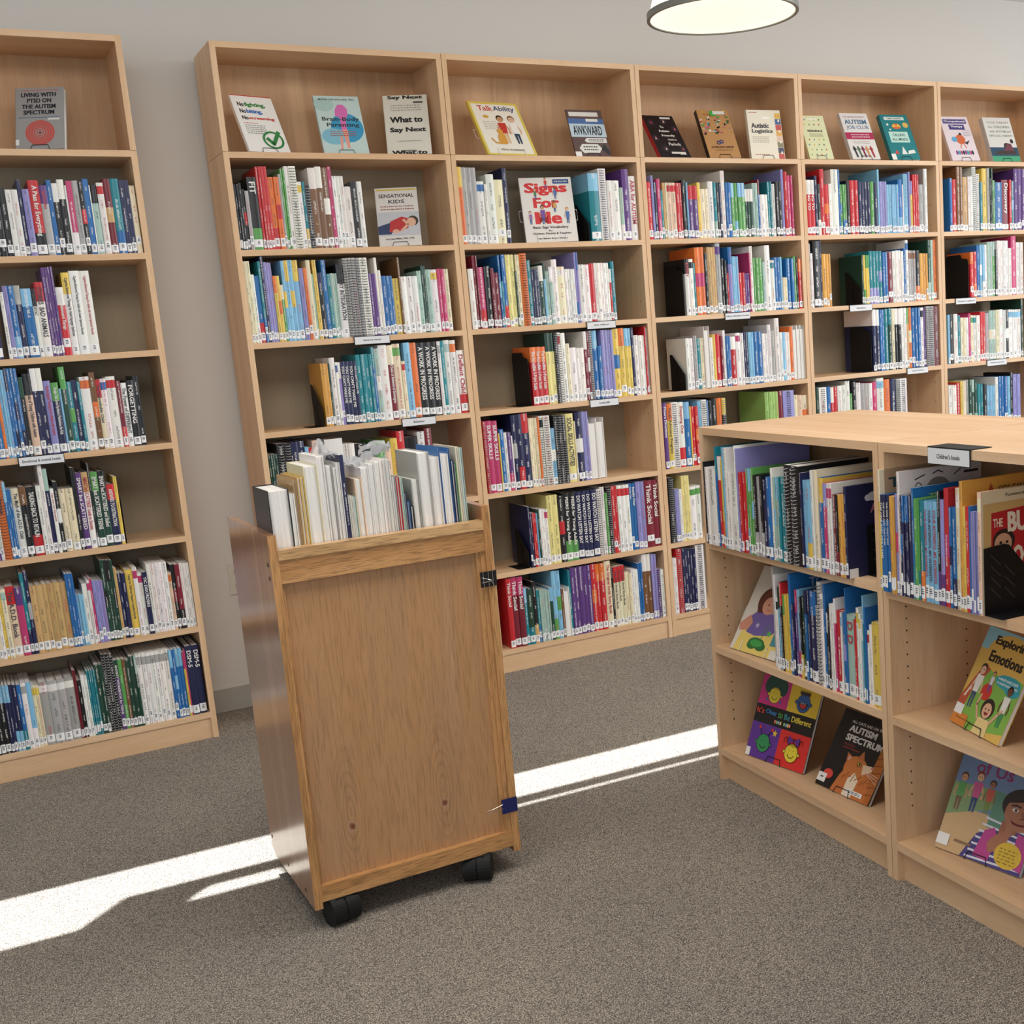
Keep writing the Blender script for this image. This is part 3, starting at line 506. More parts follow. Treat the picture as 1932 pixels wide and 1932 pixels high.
6,312,g;8,288,w;11,219,w/k;11,256,l/d;14,270,k/r;13,235,y/G;10,237,y;13,239,y;12,302,b;13,215,n/u;14,260,u/p;15,262,l/p;11,243,k/y;13,244,d;12,266,b/n;12,268,n;31,270,n/b;9,230,w;16,300,w,s;15,270,w/g;10,298,b;10,220,k/w;10,236,k;9,249,w;8,251,w;9,266,p/w;22,234,r;8,232,w/l;13,233,b/v;5,304,b;37,232,m,|D D;11,225,r;12,259,w/y;9,243,w/y;9,231,l/w;6,298,t/l;6,267,b;9,203,w/r;12,221,w;33,231,y
CART K 0 21
53,358,k,p;13,344,w,p;6,380,T,p;4,378,T,p;9,382,T,p;9,383,y,p;36,409,c,p;19,430,w/y,p;20,405,g,p;10,397,w,p;10,408,w,p;11,427,n;6,321,w,p;6,320,w,p;9,318,m,p;20,362,e,p;21,388,w,p;16,396,w,p;16,400,w,p;9,404,w,p;7,403,w,p;9,402,w,p;12,356,g,p;9,353,r,p;8,352,m,p;7,310,n,p;7,286,b,p;9,273,k,p;21,342,g,p;35,410,g,p;26,394,w,p;6,418,b,p;22,398,w,p;5,413,b,p;9,380,n,p;7,371,G,p;9,414,c,p;10,411,m,p'''
SH = {'2': 's2', '3': 's3', '4': 's4', '5': 's5', '6': 's6', '7': 's7'}
SHN = {'2': 'second', '3': 'third', '4': 'fourth', '5': 'fifth', '6': 'sixth', '7': 'bottom'}
ORD = ['zeroth', 'first', 'second', 'third', 'fourth', 'fifth', 'sixth', 'seventh', 'eighth', 'ninth', 'tenth', 'eleventh', 'twelfth', 'thirteenth', 'fourteenth', 'fifteenth', 'sixteenth', 'seventeenth',
       'eighteenth', 'nineteenth', 'twentieth'] + ['twenty-' + s for s in ('first', 'second', 'third', 'fourth', 'fifth', 'sixth', 'seventh', 'eighth', 'ninth')] + ['thirtieth'] + \
      ['thirty-' + s for s in ('first', 'second', 'third', 'fourth', 'fifth', 'sixth', 'seventh', 'eighth', 'ninth')] + ['fortieth'] + ['forty-' + s for s in ('first', 'second', 'third', 'fourth', 'fifth', 'sixth', 'seventh', 'eighth', 'ninth')] + ['fiftieth', 'fifty-first', 'fifty-second', 'fifty-third', 'fifty-fourth']
SHORT = dict(A='leftmost bookcase', B='bookcase behind cart', C='bookcase right of cart', D='third joined bookcase', E='fourth joined bookcase', F='rightmost wall bookcase')
PLURAL = dict(A='leftmost tall bookcase', B='tall bookcase behind the cart', C='tall bookcase right of the cart', D='third tall bookcase of the joined row', E='fourth tall bookcase of the joined row', F='tall bookcase at the right edge')
CARTX = -0.4222
specs = []
lines = ROWS.strip().split('\n')
for li in range(0, len(lines), 2):
    name, unit, sh, u0 = lines[li].split(); u = int(u0) / 1000; row = []
    ents = []
    for e in lines[li + 1].split(';'):
        p = e.split(',', 3); 
        if len(p) == 1 or not p[0].lstrip('-').isdigit(): ents[-1][3] += ';' + e; continue
        while len(p) < 4: p.append('')
        ents.append(p)
    tot = u + sum(int(e[0]) for e in ents) / 1000; lim = 1.0 if unit == 'K' else W - T - .001
    k = 1.0 if tot <= lim else (lim - u) / (tot - u)
    if unit == 'K': k = 0.993
    for e in ents:
        w = int(e[0]) / 1000 * k; h = int(e[1]) / 1000; fl = e[3]
        if e[2] != '-':
            style = fl.split('|')[0].strip(','); title = fl.split('|')[1] if '|' in fl else None
            c = e[2].split('/'); row.append(dict(u=u, w=w, h=h, col=c[0], acc=c[1] if len(c) > 1 else None, style=style, title=title, unit=unit, sh=sh, name=name, i=len(row)))
        u += w
    for q in row: q['n'] = len(row); q['row'] = row
    specs += row
def size_word(q):
    return 'very thin' if q['w'] < .008 else ('thick' if q['w'] > .026 else ('tall' if q['h'] > .295 else ('short' if q['h'] < .24 else 'medium')))
def kind_of(q):
    if q['style'] == 's': return 'coil', 'spiral_bound_book', 'spiral-bound book'
    if q['style'] == 'b': return 'binder', 'ring_binder', 'binder'
    if q['style'] == 'p': return 'turned', 'page_side_out_book', 'book'
    if q['unit'][0] == 'I': return 'hard' if q['w'] > .009 else 'soft', 'picture_book', 'picture book'
    if q['w'] > .0195: return 'hard', 'thick_book', 'book'
    return 'soft', 'paperback', 'paperback'
def colname(q): return CN[q['col']] + (' and ' + CN[q['acc']] if q['acc'] and q['acc'] != q['col'] else '')
def place(q):
    """world matrix of the book's origin (bottom, front, left)"""
    rnd = random.Random(q['name'] + str(q['i'])); q['rnd'] = rnd
    un = q['unit']; jit = rnd.uniform(0, .005)
    if un == 'K': return Matrix.Translation((CARTX + q['u'], -1.882 + rnd.uniform(0, .004), 0.9305))
    if un[0] == 'I':
        base = IO + (IE * W if un == 'I2' else Vector()); ins = .008 if (q['sh'] == 'B') else -.02
        o = base + IE * q['u'] + INN * (ins + jit); return Matrix.Translation((o.x, o.y, IZ[un][q['sh']] + .0004)) @ Matrix.Rotation(ITH, 4, 'Z')
    return Matrix.Translation((UX[un] + q['u'], .006 + jit, ZS[SH[q['sh']]] + .0004))
def depth(q, kd):
    un = q['unit']
    if un == 'K': q['h'] = max(.12, q['h'] - .13); return min(.17, q['h'] * .72)
    if un[0] == 'I': return min(.265, max(.17, q['h'] * .86))
    return min(.235, q['h'] * .74)
counts = {}; order = sorted(specs, key=lambda q: (0 if q['unit'] in ('K', 'I1', 'I2') else 'ABCDEF'.index(q['unit']) + 1, q['i']))
for q in order:
    kd, nm, word = kind_of(q); counts[nm] = counts.get(nm, 0) + 1; q['single'] = counts[nm] <= 300; q['kd'], q['nm'], q['word'] = kd, nm, word
# labels that single each book out
def shelf_phrase(q):
    un = q['unit']
    if un == 'K': return 'on top of the oak cart'
    if un == 'I1': return ('top' if q['sh'] == 'A' else 'middle') + ' shelf of far island unit'
    if un == 'I2': return 'top shelf under the hanging sign'
    side = ''
    return SHN[q['sh']] + ' shelf of ' + SHORT[un]
def lab1(q):
    r = q['row']; i = q['i']; sw = size_word(q); base = (sw + ' ' if sw != 'medium' else '') + CN[q['col']] + ' ' + q['word']
    l = CN[r[i - 1]['col']] if i else None; rr = CN[r[i + 1]['col']] if i + 1 < len(r) else None
    if l and rr: nb = f'between {l} and {rr} ones'
    elif rr: nb = f'at left end beside {rr} one'
    elif l: nb = f'at right end beside {l} one'
    else: nb = ''
    return f'{base} {nb}, {shelf_phrase(q)}'
cnt = {}
for q in specs: cnt[lab1(q)] = cnt.get(lab1(q), 0) + 1
for q in specs:
    l = lab1(q)
    if cnt[l] > 1 or len(l.split()) > 16:
        i = q['i'] + 1; n = q['n']
        if q['name'] == 'C2b': pos = ORD[i] + ' right of the bookend'
        elif q['name'] == 'C2a': pos = ORD[i] + ' from left'
        elif n - i < i: pos = (ORD[n - i + 1] + ' from right end')
        else: pos = ORD[i] + ' from left end'
        if n - i == 0: pos = 'last at right end'
        if i == 1: pos = 'first at left end'
        l = f"{CN[q['col']]} {q['word']}, {pos}, {shelf_phrase(q)}"
    q['label'] = l
rest = {}; made = {}
for q in order:
    M = place(q); rnd = q['rnd']; D = depth(q, q['kd']); seed = rnd.randint(0, 60)
    band = (rnd.choice([0, 1, 1, 2]) if q['acc'] else None)
    if q['acc'] and q['col'] in 'wgce': band = 3
    if q['title'] and q['acc']: band = 1 if q['w'] < .03 else 0
    ps = make_book(rnd, q['kd'], q['w'], q['h'], D, q['col'], q['acc'], q['title'] if q['single'] or q['title'] else None, seed, band)
    q['D'] = D; q['M'] = M
    if q['single']:
        t = thing(q['nm'], q['label'], 'binder' if q['nm'] == 'ring_binder' else 'book', group='books on the oak cart' if q['unit'] == 'K' else ('books on the ' + shelf_phrase(q).replace('on the ', '') if q['unit'][0] == 'I' else f"books on the {SHN[q['sh']]} shelf of the {PLURAL[q['unit']]}"))
        t.matrix_world = M
        if q['kd'] == 'coil' : pass
        for pn, mb, m in ps: part(pn, mb, m, t)
        q['obj'] = t
    else:
        for pn, mb, m in ps:
            rest.setdefault(m.name, (MB(), m))[0].add(mb, M)
if rest:
    big = MB(); mats = []
    for k, (mb, m) in rest.items():
        idx = len(mats); mats.append(m); mb.m = [idx] * len(mb.f)
        big.v_off = len(big.v); n = len(big.v); big.v += mb.v; big.f += [tuple(i + n for i in f) for f in mb.f]; big.c += mb.c; big.k += mb.k; big.uv += mb.uv; big.m += mb.m
    o = link('distant_paperbacks', big.mesh('distant_paperbacks', mats)); tag(o, 'rows of many-coloured paperbacks on the farthest wall shelves at the right', 'books', kind='stuff')


# ------------------------------------------------------------------ face-out books
def art_parts(items, fn, parent, w, h):
    """items in fractions of the cover; fn(a, b, e) maps metres on the cover plus a lift to a point"""
    pic = MB(); txt = MB(); e = 0.00003
    for i, it in enumerate(items):
        k = it[0]; lift = e * (i + 1)
        f = lambda a, b_, l=lift: fn(a, b_, l)
        if k == 'r': x, z, ww, hh, c = it[1:6]; pic.face([f(x * w, z * h), f((x + ww) * w, z * h), f((x + ww) * w, (z + hh) * h), f(x * w, (z + hh) * h)], H(c))
        elif k == 'e':
            x, z, rx, rz, c = it[1:6]; pic.face([f((x + rx * math.cos(2 * math.pi * t / 28)) * w, (z + rz * math.sin(2 * math.pi * t / 28)) * h) for t in range(28)], H(c))
        elif k == 'o':  # ring
            x, z, rx, rz, th, c = it[1:7]; n = 32
            for t in range(n):
                a, b_ = 2 * math.pi * t / n, 2 * math.pi * (t + 1) / n
                pic.face([f((x + rx * math.cos(a)) * w, (z + rz * math.sin(a)) * h), f((x + rx * math.cos(b_)) * w, (z + rz * math.sin(b_)) * h), f((x + rx * (1 - th) * math.cos(b_)) * w, (z + rz * (1 - th) * math.sin(b_)) * h), f((x + rx * (1 - th) * math.cos(a)) * w, (z + rz * (1 - th) * math.sin(a)) * h)], H(c))
        elif k == 'p': pic.face([f(x * w, z * h) for x, z in it[1]], H(it[2]))
        elif k == 'l':  # line through points, width in fraction of w
            P_, th, c = it[1], it[2] * w, H(it[3])
            for (xa, za), (xb, zb) in zip(P_, P_[1:]):
                a = Vector((xa * w, za * h)); b_ = Vector((xb * w, zb * h)); d = (b_ - a)
                if d.length < 1e-6: continue
                n_ = Vector((-d.y, d.x)).normalized() * th / 2; d = d.normalized() * th * .3
                q = [a - n_ - d, b_ - n_ + d, b_ + n_ + d, a + n_ - d]; pic.face([f(p.x, p.y) for p in q], c)
        elif k == 't':  # text, x left, z bottom, width, height
            s, x, z, ww, hh, c = it[1:7]; put_text(txt, s, lambda a, b_: f(a * w, b_ * h), x, z, ww, hh, H(c))
    if pic.f: part('cover_picture', pic, INK, parent)
    if txt.f: part('cover_lettering', txt, INK, parent)
def arc(cx, cz, rx, rz, a0, a1, n=10): return [(cx + rx * math.cos(math.radians(a0 + (a1 - a0) * i / n)), cz + rz * math.sin(math.radians(a0 + (a1 - a0) * i / n))) for i in range(n + 1)]
def smudge(rows, x0, x1, c, z0, dz, hgt=.012, seed=1):
    r = random.Random(seed); out = []
    for i in range(rows):
        x = x0
        while x < x1:
            ww = r.uniform(.02, .06); ww = min(ww, x1 - x); out.append(('r', x, z0 - i * dz, ww, hgt, c)); x += ww + .018
    return out
def person(x, z, s, skin, hair, top, legs='33508a', arms=True):
    o = [('p', [(x - .035 * s, z), (x - .01 * s, z), (x - .005 * s, z + .12 * s), (x + .005 * s, z + .12 * s), (x + .01 * s, z), (x + .035 * s, z), (x + .045 * s, z + .17 * s), (x - .045 * s, z + .17 * s)], legs)]
    if arms: o += [('l', [(x - .05 * s, z + .29 * s), (x - .09 * s, z + .2 * s), (x - .08 * s, z + .15 * s)], .022 * s, skin), ('l', [(x + .05 * s, z + .29 * s), (x + .09 * s, z + .2 * s), (x + .08 * s, z + .15 * s)], .022 * s, skin)]
    o += [('p', [(x - .045 * s, z + .15 * s), (x + .045 * s, z + .15 * s), (x + .065 * s, z + .31 * s), (x - .065 * s, z + .31 * s)], top),
          ('e', x, z + .375 * s, .055 * s, .05 * s, hair), ('e', x, z + .36 * s, .045 * s, .04 * s, skin), ('e', x - .015 * s, z + .365 * s, .006 * s, .005 * s, '222222'), ('e', x + .015 * s, z + .365 * s, .006 * s, .005 * s, '222222')]
    return o
def face(cx, cz, r, ar, skin, hair=None, big=False):
    o = [('e', cx, cz, r * 1.06, r * 1.06 * ar, '181818'), ('e', cx, cz, r, r * ar, skin), ('e', cx - .25 * r, cz + .3 * r * ar, .05 * r, .06 * r * ar, '181818'), ('e', cx + .25 * r, cz + .3 * r * ar, .05 * r, .06 * r * ar, '181818')]
    for s in (-1, 1): o += [('e', cx + s * 1.12 * r, cz, r * .22, r * .22 * ar, '181818'), ('e', cx + s * 1.12 * r, cz, r * .16, r * .16 * ar, skin)]
    if big: o += [('p', arc(cx, cz + .05 * r, .7 * r, .75 * r * ar, 180, 360), '181818'), ('p', arc(cx, cz - .02 * r, .55 * r, .58 * r * ar, 190, 350), 'c8372f')] + [('r', cx + d * r, cz - .08 * r * ar, .13 * r, .13 * r * ar, 'f2efe8') for d in (-.4, -.12, .2)]
    else: o += [('l', arc(cx, cz - .05 * r, .5 * r, .5 * r * ar, 200, 340), r * .09, '181818')]
    return o
def cat_art():
    o = [('r', 0, 0, 1, 1, '141315'), ('t', 'ALL CATS ARE ON THE', .2, .855, .6, .035, 'd8d5cf'), ('t', '*AUTISM', .2, .745, .5, .085, 'e6e3dc'), ('t', '*SPECTRUM', .2, .63, .68, .085, 'e6e3dc'), ('t', 'KATHY', .22, .575, .2, .022, 'a33b33'), ('t', 'HOOPMANN', .22, .535, .3, .022, 'a33b33')]
    o += [('p', [(.62, .0), (.98, .0), (1., .42), (.98, .75), (.86, .7), (.84, .45), (.72, .3)], 'b0662c'), ('p', [(.86, .68), (.99, .68), (1, .84), (.93, .88), (.86, .8)], 'c98246')]
    o += [('p', [(.28, .0), (.9, .0), (.86, .3), (.72, .42), (.42, .36), (.34, .2)], 'c2713a'), ('e', .56, .34, .2, .155, 'c8783c'), ('p', [(.37, .38), (.34, .5), (.48, .46)], 'b66a38'), ('p', [(.53, .47), (.6, .58), (.66, .46)], 'b66a38'), ('p', [(.38, .4), (.37, .47), (.45, .45)], 'd9a08a')]
    o += [('p', [(.66, .42), (.82, .44), (.84, .38), (.7, .3)], 'e6c9a6'), ('e', .83, .42, .022, .016, 'c07a72'), ('p', [(.5, .0), (.66, .0), (.68, .22), (.58, .3), (.5, .2)], 'ead9bf'), ('e', .6, .41, .045, .032, '181818'), ('e', .6, .412, .036, .025, 'c9a24a'), ('e', .605, .413, .015, .018, '101010')]
    for i in range(9): o.append(('l', [(.4 + .055 * i, .18 + .03 * (i % 3)), (.43 + .055 * i, .24 + .04 * (i % 2))], .012, '8f4a1e'))
    for i in range(6): o.append(('l', [(.86, .1 + .09 * i), (.98, .13 + .09 * i)], .014, '8f4a1e'))
    for i in range(3): o.append(('l', [(.78, .36 - .015 * i), (.98, .34 - .04 * i)], .004, 'f4efe4'))
    o += [('e', .16, .17, .085, .06, 'd8483e'), ('r', .0, .05, .15, .11, 'e9e7e3'), ('r', .05, .1, .05, .018, '444444'), ('r', .56, .04, .28, .055, 'e9e7e3')] + smudge(2, .6, .8, '333333', .072, .018, .009)
    return o
def okay_art():
    Q = [('r', 0, .62, .5, .38, 'c8327e'), ('r', .5, .62, .5, .38, 'e3c23a'), ('r', 0, 0, .5, .44, '5d3190'), ('r', .5, 0, .5, .44, 'd62f2b'), ('r', 0, .42, 1, .22, '141414'), ('r', 0, 0, .07, .1, 'e9e7e3')]
    Q += [('e', .25, .92, .17, .12, '0f4a3c'), ('e', .14, .88, .08, .1, '0f4a3c'), ('e', .37, .88, .08, .1, '0f4a3c'), ('e', .25, .985, .12, .04, '0f4a3c')] + face(.255, .775, .095, 1.0, 'e4cf3c') + [('l', [(.18 + .025 * i, .845), (.175 + .027 * i, .875)], .008, '141414') for i in range(7)]
    Q += [('e', .14, .71, .015, .02, '2d6aa8'), ('e', .37, .71, .015, .02, '2d6aa8')]
    Q += face(.75, .775, .105, 1.0, '2f62a0', big=True) + [('r', .665, .87, .17, .035, '3a2a2a')] + [('p', [(.66 + .02 * i, .9), (.675 + .02 * i, .9), (.667 + .02 * i, .93)], '3a2a2a') for i in range(9)]
    Q += [('l', [(.2, .28), (.16, .36)], .012, '141414'), ('l', [(.31, .28), (.36, .36)], .012, '141414'), ('e', .155, .37, .02, .02, 'd8372f'), ('e', .365, .37, .02, .02, 'd8372f')] + face(.26, .19, .105, 1.0, '2f8a52')
    Q += [('p', [(.42 + .045 * math.cos(math.pi / 2 + k * math.pi / 5) * (1 if k % 2 == 0 else .45), .34 + .045 * math.sin(math.pi / 2 + k * math.pi / 5) * (1 if k % 2 == 0 else .45)) for k in range(10)], 'e3c23a')]
    Q += [('l', arc(.62 + .05 * i, .3, .03, .05, 0, 200, 5), .008, '141414') for i in range(6)] + [('p', [(.66, .27), (.75, .32), (.66, .38)], '5d3190'), ('p', [(.84, .27), (.75, .32), (.84, .38)], '5d3190')] + face(.75, .18, .105, 1.0, 'e4cf3c') + [('l', [(.68 + .024 * i, .255), (.675 + .026 * i, .285)], .008, '141414') for i in range(7)]
    x = .03
    for s, ww, c in (("It's", .13, 'd8483e'), ('Okay', .19, '3f86c8'), ('to', .08, '57a34c'), ('Be', .1, '3d8f96'), ('Different', .33, 'e9d24c')): Q.append(('t', s, x, .53, ww, .07, c)); x += ww + .025
    x = .36
    for i, s in enumerate('TODD PARR'):
        if s != ' ': Q += [('r', x, .455, .028, .04, ['d8483e', '57a34c', '3f86c8', 'e3c23a'][i % 4]), ('t', s, x + .005, .462, .018, .026, 'f0eee8')]
        x += .032
    return Q
G_ = 'e9e7e3'
DISP = [
 # key, case, shelf, u, v, yaw, w, h, tilt, thickness, cover colour, label, items
 ('A', 'h', .600, .036, -22.8, .165, .245, 22, .024, '9c9a98', 'grey face-out paperback with concentric red maze rings, top shelf of leftmost bookcase',
  [('t', 'A GUIDE FOR PEOPLE WITH AUTISM', .12, .945, .76, .022, 'c0564e'), ('t', '*LIVING WITH', .12, .85, .72, .07, '20242f'), ('t', '*PTSD ON', .24, .755, .5, .07, '20242f'), ('t', '*THE AUTISM', .13, .66, .7, .07, '20242f'), ('t', '*SPECTRUM', .16, .565, .64, .07, '20242f'), ('r', .06, .51, .84, .012, '4c6f8a'), ('r', .66, .47, .24, .035, 'd9d6d0')]
  + sum([[('o', .5, .27, .3 - .055 * i, .2 - .036 * i, .16 + .03 * i, 'c4544c')] for i in range(5)], []) + [('e', .5, .27, .03, .02, '8a2a2a'), ('r', .0, .08, .07, .09, G_)]),
 ('B', 'h', .189, .035, 15, .175, .254, 25.8, .014, 'e8e5df', 'white face-out book with a green tick in a ring and coloured title words',
  [('r', 0, .985, 1, .015, 'c0392f'), ('t', '*No', .12, .80, .15, .075, '1b1b1e'), ('t', '*fighting,', .28, .785, .5, .09, '2f7d3c'), ('t', '*No', .12, .68, .15, .075, '1b1b1e'), ('t', '*biting,', .28, .665, .38, .09, '2f62b0'), ('t', '*No', .12, .565, .15, .07, '1b1b1e'), ('t', '*screaming', .28, .562, .62, .06, 'c0392f')]
  + smudge(1, .12, .45, 'c0392f', .5, .04) + smudge(5, .12, .6, '555555', .46, .035, .01, 5) + [('o', .68, .22, .25, .155, .2, '2f7d3c'), ('l', [(.55, .24), (.66, .15), (.86, .36)], .085, '2f7d3c')]),
 ('B', 'h', .496, .051, -4, .181, .262, 22.7, .02, 'bfd3cf', 'pale aqua face-out book with a pink head over a blue circle',
  [('e', .2, .85, .22, .12, 'a9c6c0'), ('e', .62, .45, .36, .25, '3b95bd'), ('e', .3, .3, .28, .14, '7fb7c9'), ('p', [(.4, .66), (.42, .76), (.5, .85), (.62, .85), (.7, .77), (.68, .66), (.62, .6), (.6, .4), (.48, .4), (.5, .62)], 'd56fb0'), ('p', [(.5, .42), (.62, .42), (.6, .1), (.54, .1)], 'e39b8c'), ('p', [(.42, .3), (.48, .3), (.44, .08), (.39, .08)], 'e39b8c'),
   ('t', 'MONA DELAHOOKE, PhD', .1, .92, .8, .035, '3c4744'), ('t', 'Brain-Body', .1, .55, .82, .085, '2b3431'), ('t', 'Parenting', .18, .45, .72, .085, '2b3431')] + smudge(3, .22, .8, 'b0503c', .38, .035, .012, 9)),
 ('B', 'h', .756, .044, -20.8, .18, .262, 18, .028, 'dcd8ca', 'cream face-out book with bold black words cut off at top and bottom',
  [('t', '*Say Next', .1, .92, .8, .075, '1b1b1e'), ('t', '*What to', .12, .54, .74, .1, '1b1b1e'), ('t', '*Say Next', .1, .36, .82, .1, '1b1b1e'), ('t', '*What to', .1, .0, .8, .075, '1b1b1e'), ('r', .68, .86, .22, .03, '55524c')] + smudge(3, .16, .84, '99958a', .82, .04, .014, 3) + smudge(1, .25, .8, '99958a', .22, .04, .014, 4)),
 ('B', 's2', .677, .045, -20, .172, .255, 18, .02, 'd4d0cb', 'face-out book with a boy in a red shirt lying down, right of white spines',
  [('r', .02, .95, .96, .03, 'c6b25a'), ('t', 'SENSATIONAL', .08, .83, .84, .065, '2e3138'), ('t', 'KIDS', .3, .73, .38, .065, '2e3138')] + smudge(2, .1, .9, '8f4a3c', .67, .05, .018, 7)
  + [('r', 0, .18, 1, .4, 'b9bac0'), ('p', [(.0, .34), (.3, .4), (.4, .3), (.3, .2), (.0, .2)], '24355c'), ('p', [(.26, .24), (.3, .42), (.58, .5), (.74, .46), (.72, .3), (.48, .24)], 'b02a2c'), ('e', .84, .42, .13, .085, '3a2c25'), ('e', .8, .4, .11, .075, 'd3a58c'), ('e', .42, .25, .08, .035, 'd3a58c'), ('l', [(.62, .44), (.72, .36), (.56, .26)], .06, 'd3a58c'), ('t', 'Lucy Jane Miller, PhD, OTR', .16, .1, .68, .04, '4a4340')]),
 ('C', 'h', .298, .022, 6.2, .245, .286, 31.7, .014, 'd9c35a', 'yellow-bordered face-out book with two people and a dog drawn on it',
  [('r', .05, .03, .9, .93, 'e9e4d6'), ('t', 'Talk', .16, .83, .3, .1, 'c0392f'), ('t', 'Ability', .47, .81, .43, .12, '2f4a72'), ('e', .26, .72, .06, .03, 'd0a045')] + smudge(5, .16, .42, '8c8776', .62, .035, .01, 2)
  + person(.52, .22, 1.25, 'c9946a', '2a211c', 'c0392f', 'd9b58a') + person(.75, .22, 1.25, 'e0b79a', '7a5334', 'ece8e0', '27415a') + [('p', [(.32, .2), (.34, .34), (.4, .42), (.47, .42), (.5, .3), (.48, .2)], 'd39a42'), ('e', .42, .44, .06, .045, 'd39a42'), ('l', [(.2, .3), (.26, .22), (.34, .22)], .03, 'd39a42'), ('t', 'FERN SUSSMAN', .3, .08, .46, .035, '8c8776')]),
 ('C', 'h', .701, .041, -1.2, .177, .229, 20, .008, '5e4a48', 'face-out book in brown and blue bands with speech-shaped panels',
  [('r', .06, .86, .82, .09, 'dcd9d3'), ('r', .0, .68, 1, .13, '4a6aa0'), ('r', .0, .42, 1, .28, 'b9cbd6'), ('t', 'AWKWARD', .08, .46, .82, .2, '17181c'), ('r', .5, .75, .34, .06, 'e3e1dc'), ('p', [(.34, .34), (.4, .3), (.96, .3), (.96, .4), (.4, .4)], 'dcdad6'), ('p', [(.14, .18), (.24, .08), (.68, .08), (.78, .18), (.68, .27), (.24, .27)], 'dcdad6'), ('p', [(.76, .16), (.86, .28), (1, .1), (.95, .03)], '2b2b30'), ('r', 0, .0, .17, .11, G_)] + smudge(2, .46, .88, '555555', .36, .03, .015, 3) + smudge(2, .26, .66, '555555', .2, .06, .025, 6)),
 ('C', 's2', .465, .051, -10.9, .239, .289, 10.9, .012, 'e0dcd6', 'white face-out book with very large red title letters and small cartoon figures',
  [('t', '*Signs', .08, .72, .82, .2, 'cf2128'), ('t', '*For', .22, .53, .5, .16, 'cf2128'), ('t', '*Me', .22, .28, .52, .19, 'cf2128'), ('r', .64, .9, .31, .07, '234a86'), ('t', 'OVER 300 ASL SIGNS', .67, .925, .25, .02, 'e4e2dd')]
  + person(.5, .83, .4, 'c9946a', '8a3a24', 'cf2128') + person(.28, .66, .42, 'e0b79a', '7a3a24', '3d7a4a') + person(.66, .66, .45, '8a5a3a', '2a211c', '3d6ab0') + person(.14, .28, .5, 'e0b79a', '7a5334', '8f6aa8') + person(.38, .28, .7, 'c9946a', '2a211c', '6a4a9a') + person(.62, .46, .45, '8a5a3a', '2a211c', 'd39a42') + person(.85, .28, .6, 'e0b79a', 'b98a3c', '3d6ab0')
  + [('t', 'Basic Sign Vocabulary', .16, .2, .68, .05, '33313a'), ('t', 'for', .45, .165, .08, .025, '33313a'), ('t', 'Children, Parents & Teachers', .14, .115, .74, .035, '33313a'), ('t', 'Ben Bahan & Joe Dannis', .22, .04, .58, .03, '1b1b1e')]),
 ('D', 'h', .209, .024, 2, .171, .256, 34.7, .022, '17151b', 'black face-out book with hand-lettered title, dark circles and a red spine',
  [('e', x, z, .1, .07, '2c2636') for x, z in ((.2, .83), (.62, .86), (.88, .68), (.12, .45), (.3, .2), (.85, .2))] + [('p', [(x - .03, z - .03), (x + .04, z - .02), (x + .01, z + .04)], c) for x, z, c in ((.2, .83, 'b33a44'), (.62, .86, 'd9b8a0'), (.88, .68, 'c85a6a'), (.12, .45, 'd9a080'), (.3, .2, 'd9b8a0'), (.85, .2, 'b35a50'))]
  + [('t', 'The', .42, .7, .12, .05, 'dcd8d0'), ('t', 'Autism-', .32, .6, .36, .06, 'dcd8d0'), ('t', 'Friendly', .36, .48, .42, .065, 'dcd8d0'), ('t', 'Guide to', .5, .4, .28, .045, 'dcd8d0'), ('t', 'Periods', .46, .28, .38, .07, 'dcd8d0'), ('r', .42, .07, .46, .06, 'd9d5cc'), ('r', .55, .92, .34, .045, 'd9d5cc')]),
 ('D', 'h', .480, .016, -6.4, .168, .269, 27.2, .026, 'b98a58', 'tan face-out book splashed with many-coloured paint, black spine',
  [('p', [(random.Random(i).uniform(.02, .95) + random.Random(i * 7 + k).uniform(-.07, .07), random.Random(i + 99).uniform(.5, .97) + random.Random(i * 7 + k + 50).uniform(-.035, .035)) for k in range(5)], ['1b1b1e', 'c0392f', '3c8a4a', 'e4e0d6', 'e0b53c', '4a8fb8', '1b1b1e', 'e4e0d6', 'c85a9a', '5a9c50'][i % 10]) for i in range(70)] + [('e', .5, .92, .11, .06, '46a548'), ('r', .5, .9, .38, .07, 'dedbd5'), ('o', .42, .31, .06, .04, .45, '23407a'), ('o', .52, .33, .06, .04, .45, '23407a'), ('t', 'AUTISM AND GENDER', .14, .2, .72, .035, '4a3524')] + smudge(1, .25, .8, '6a4d34', .15, .03, .012, 5)),
 ('D', 'h', .741, .030, -2.9, .194, .235, 8, .018, 'ddd5c0', 'cream face-out book with a column of coloured tiles down its right edge',
  [('r', .82, .06 + i * .118 - .06, .17, .112, c) for i, c in enumerate(['b8332f', '22304a', '7a7350', 'd9b8a0', 'd39a3a', 'b8332f', '24508a', 'd8a83a'])] + [('r', .74 if i % 2 else .9, .1 + i * .11, .05, .05, 'e8e2d2') for i in range(7)]
  + [('t', '*Autistic', .1, .63, .52, .1, '22222a'), ('t', '*Logistics', .1, .51, .62, .1, '22222a'), ('t', 'Kate E. Reynolds', .12, .07, .42, .03, 'b0503c'), ('r', .06, .94, .25, .012, 'b0503c'), ('r', .44, .82, .22, .04, 'eeeae0')] + smudge(4, .1, .58, '99917c', .44, .035, .012, 5)),
 ('E', 'h', .144, .014, -3.3, .145, .238, 21.2, .016, 'd8dab0', 'pale yellow-green face-out book dotted with tiny coloured shapes, left end of its shelf',
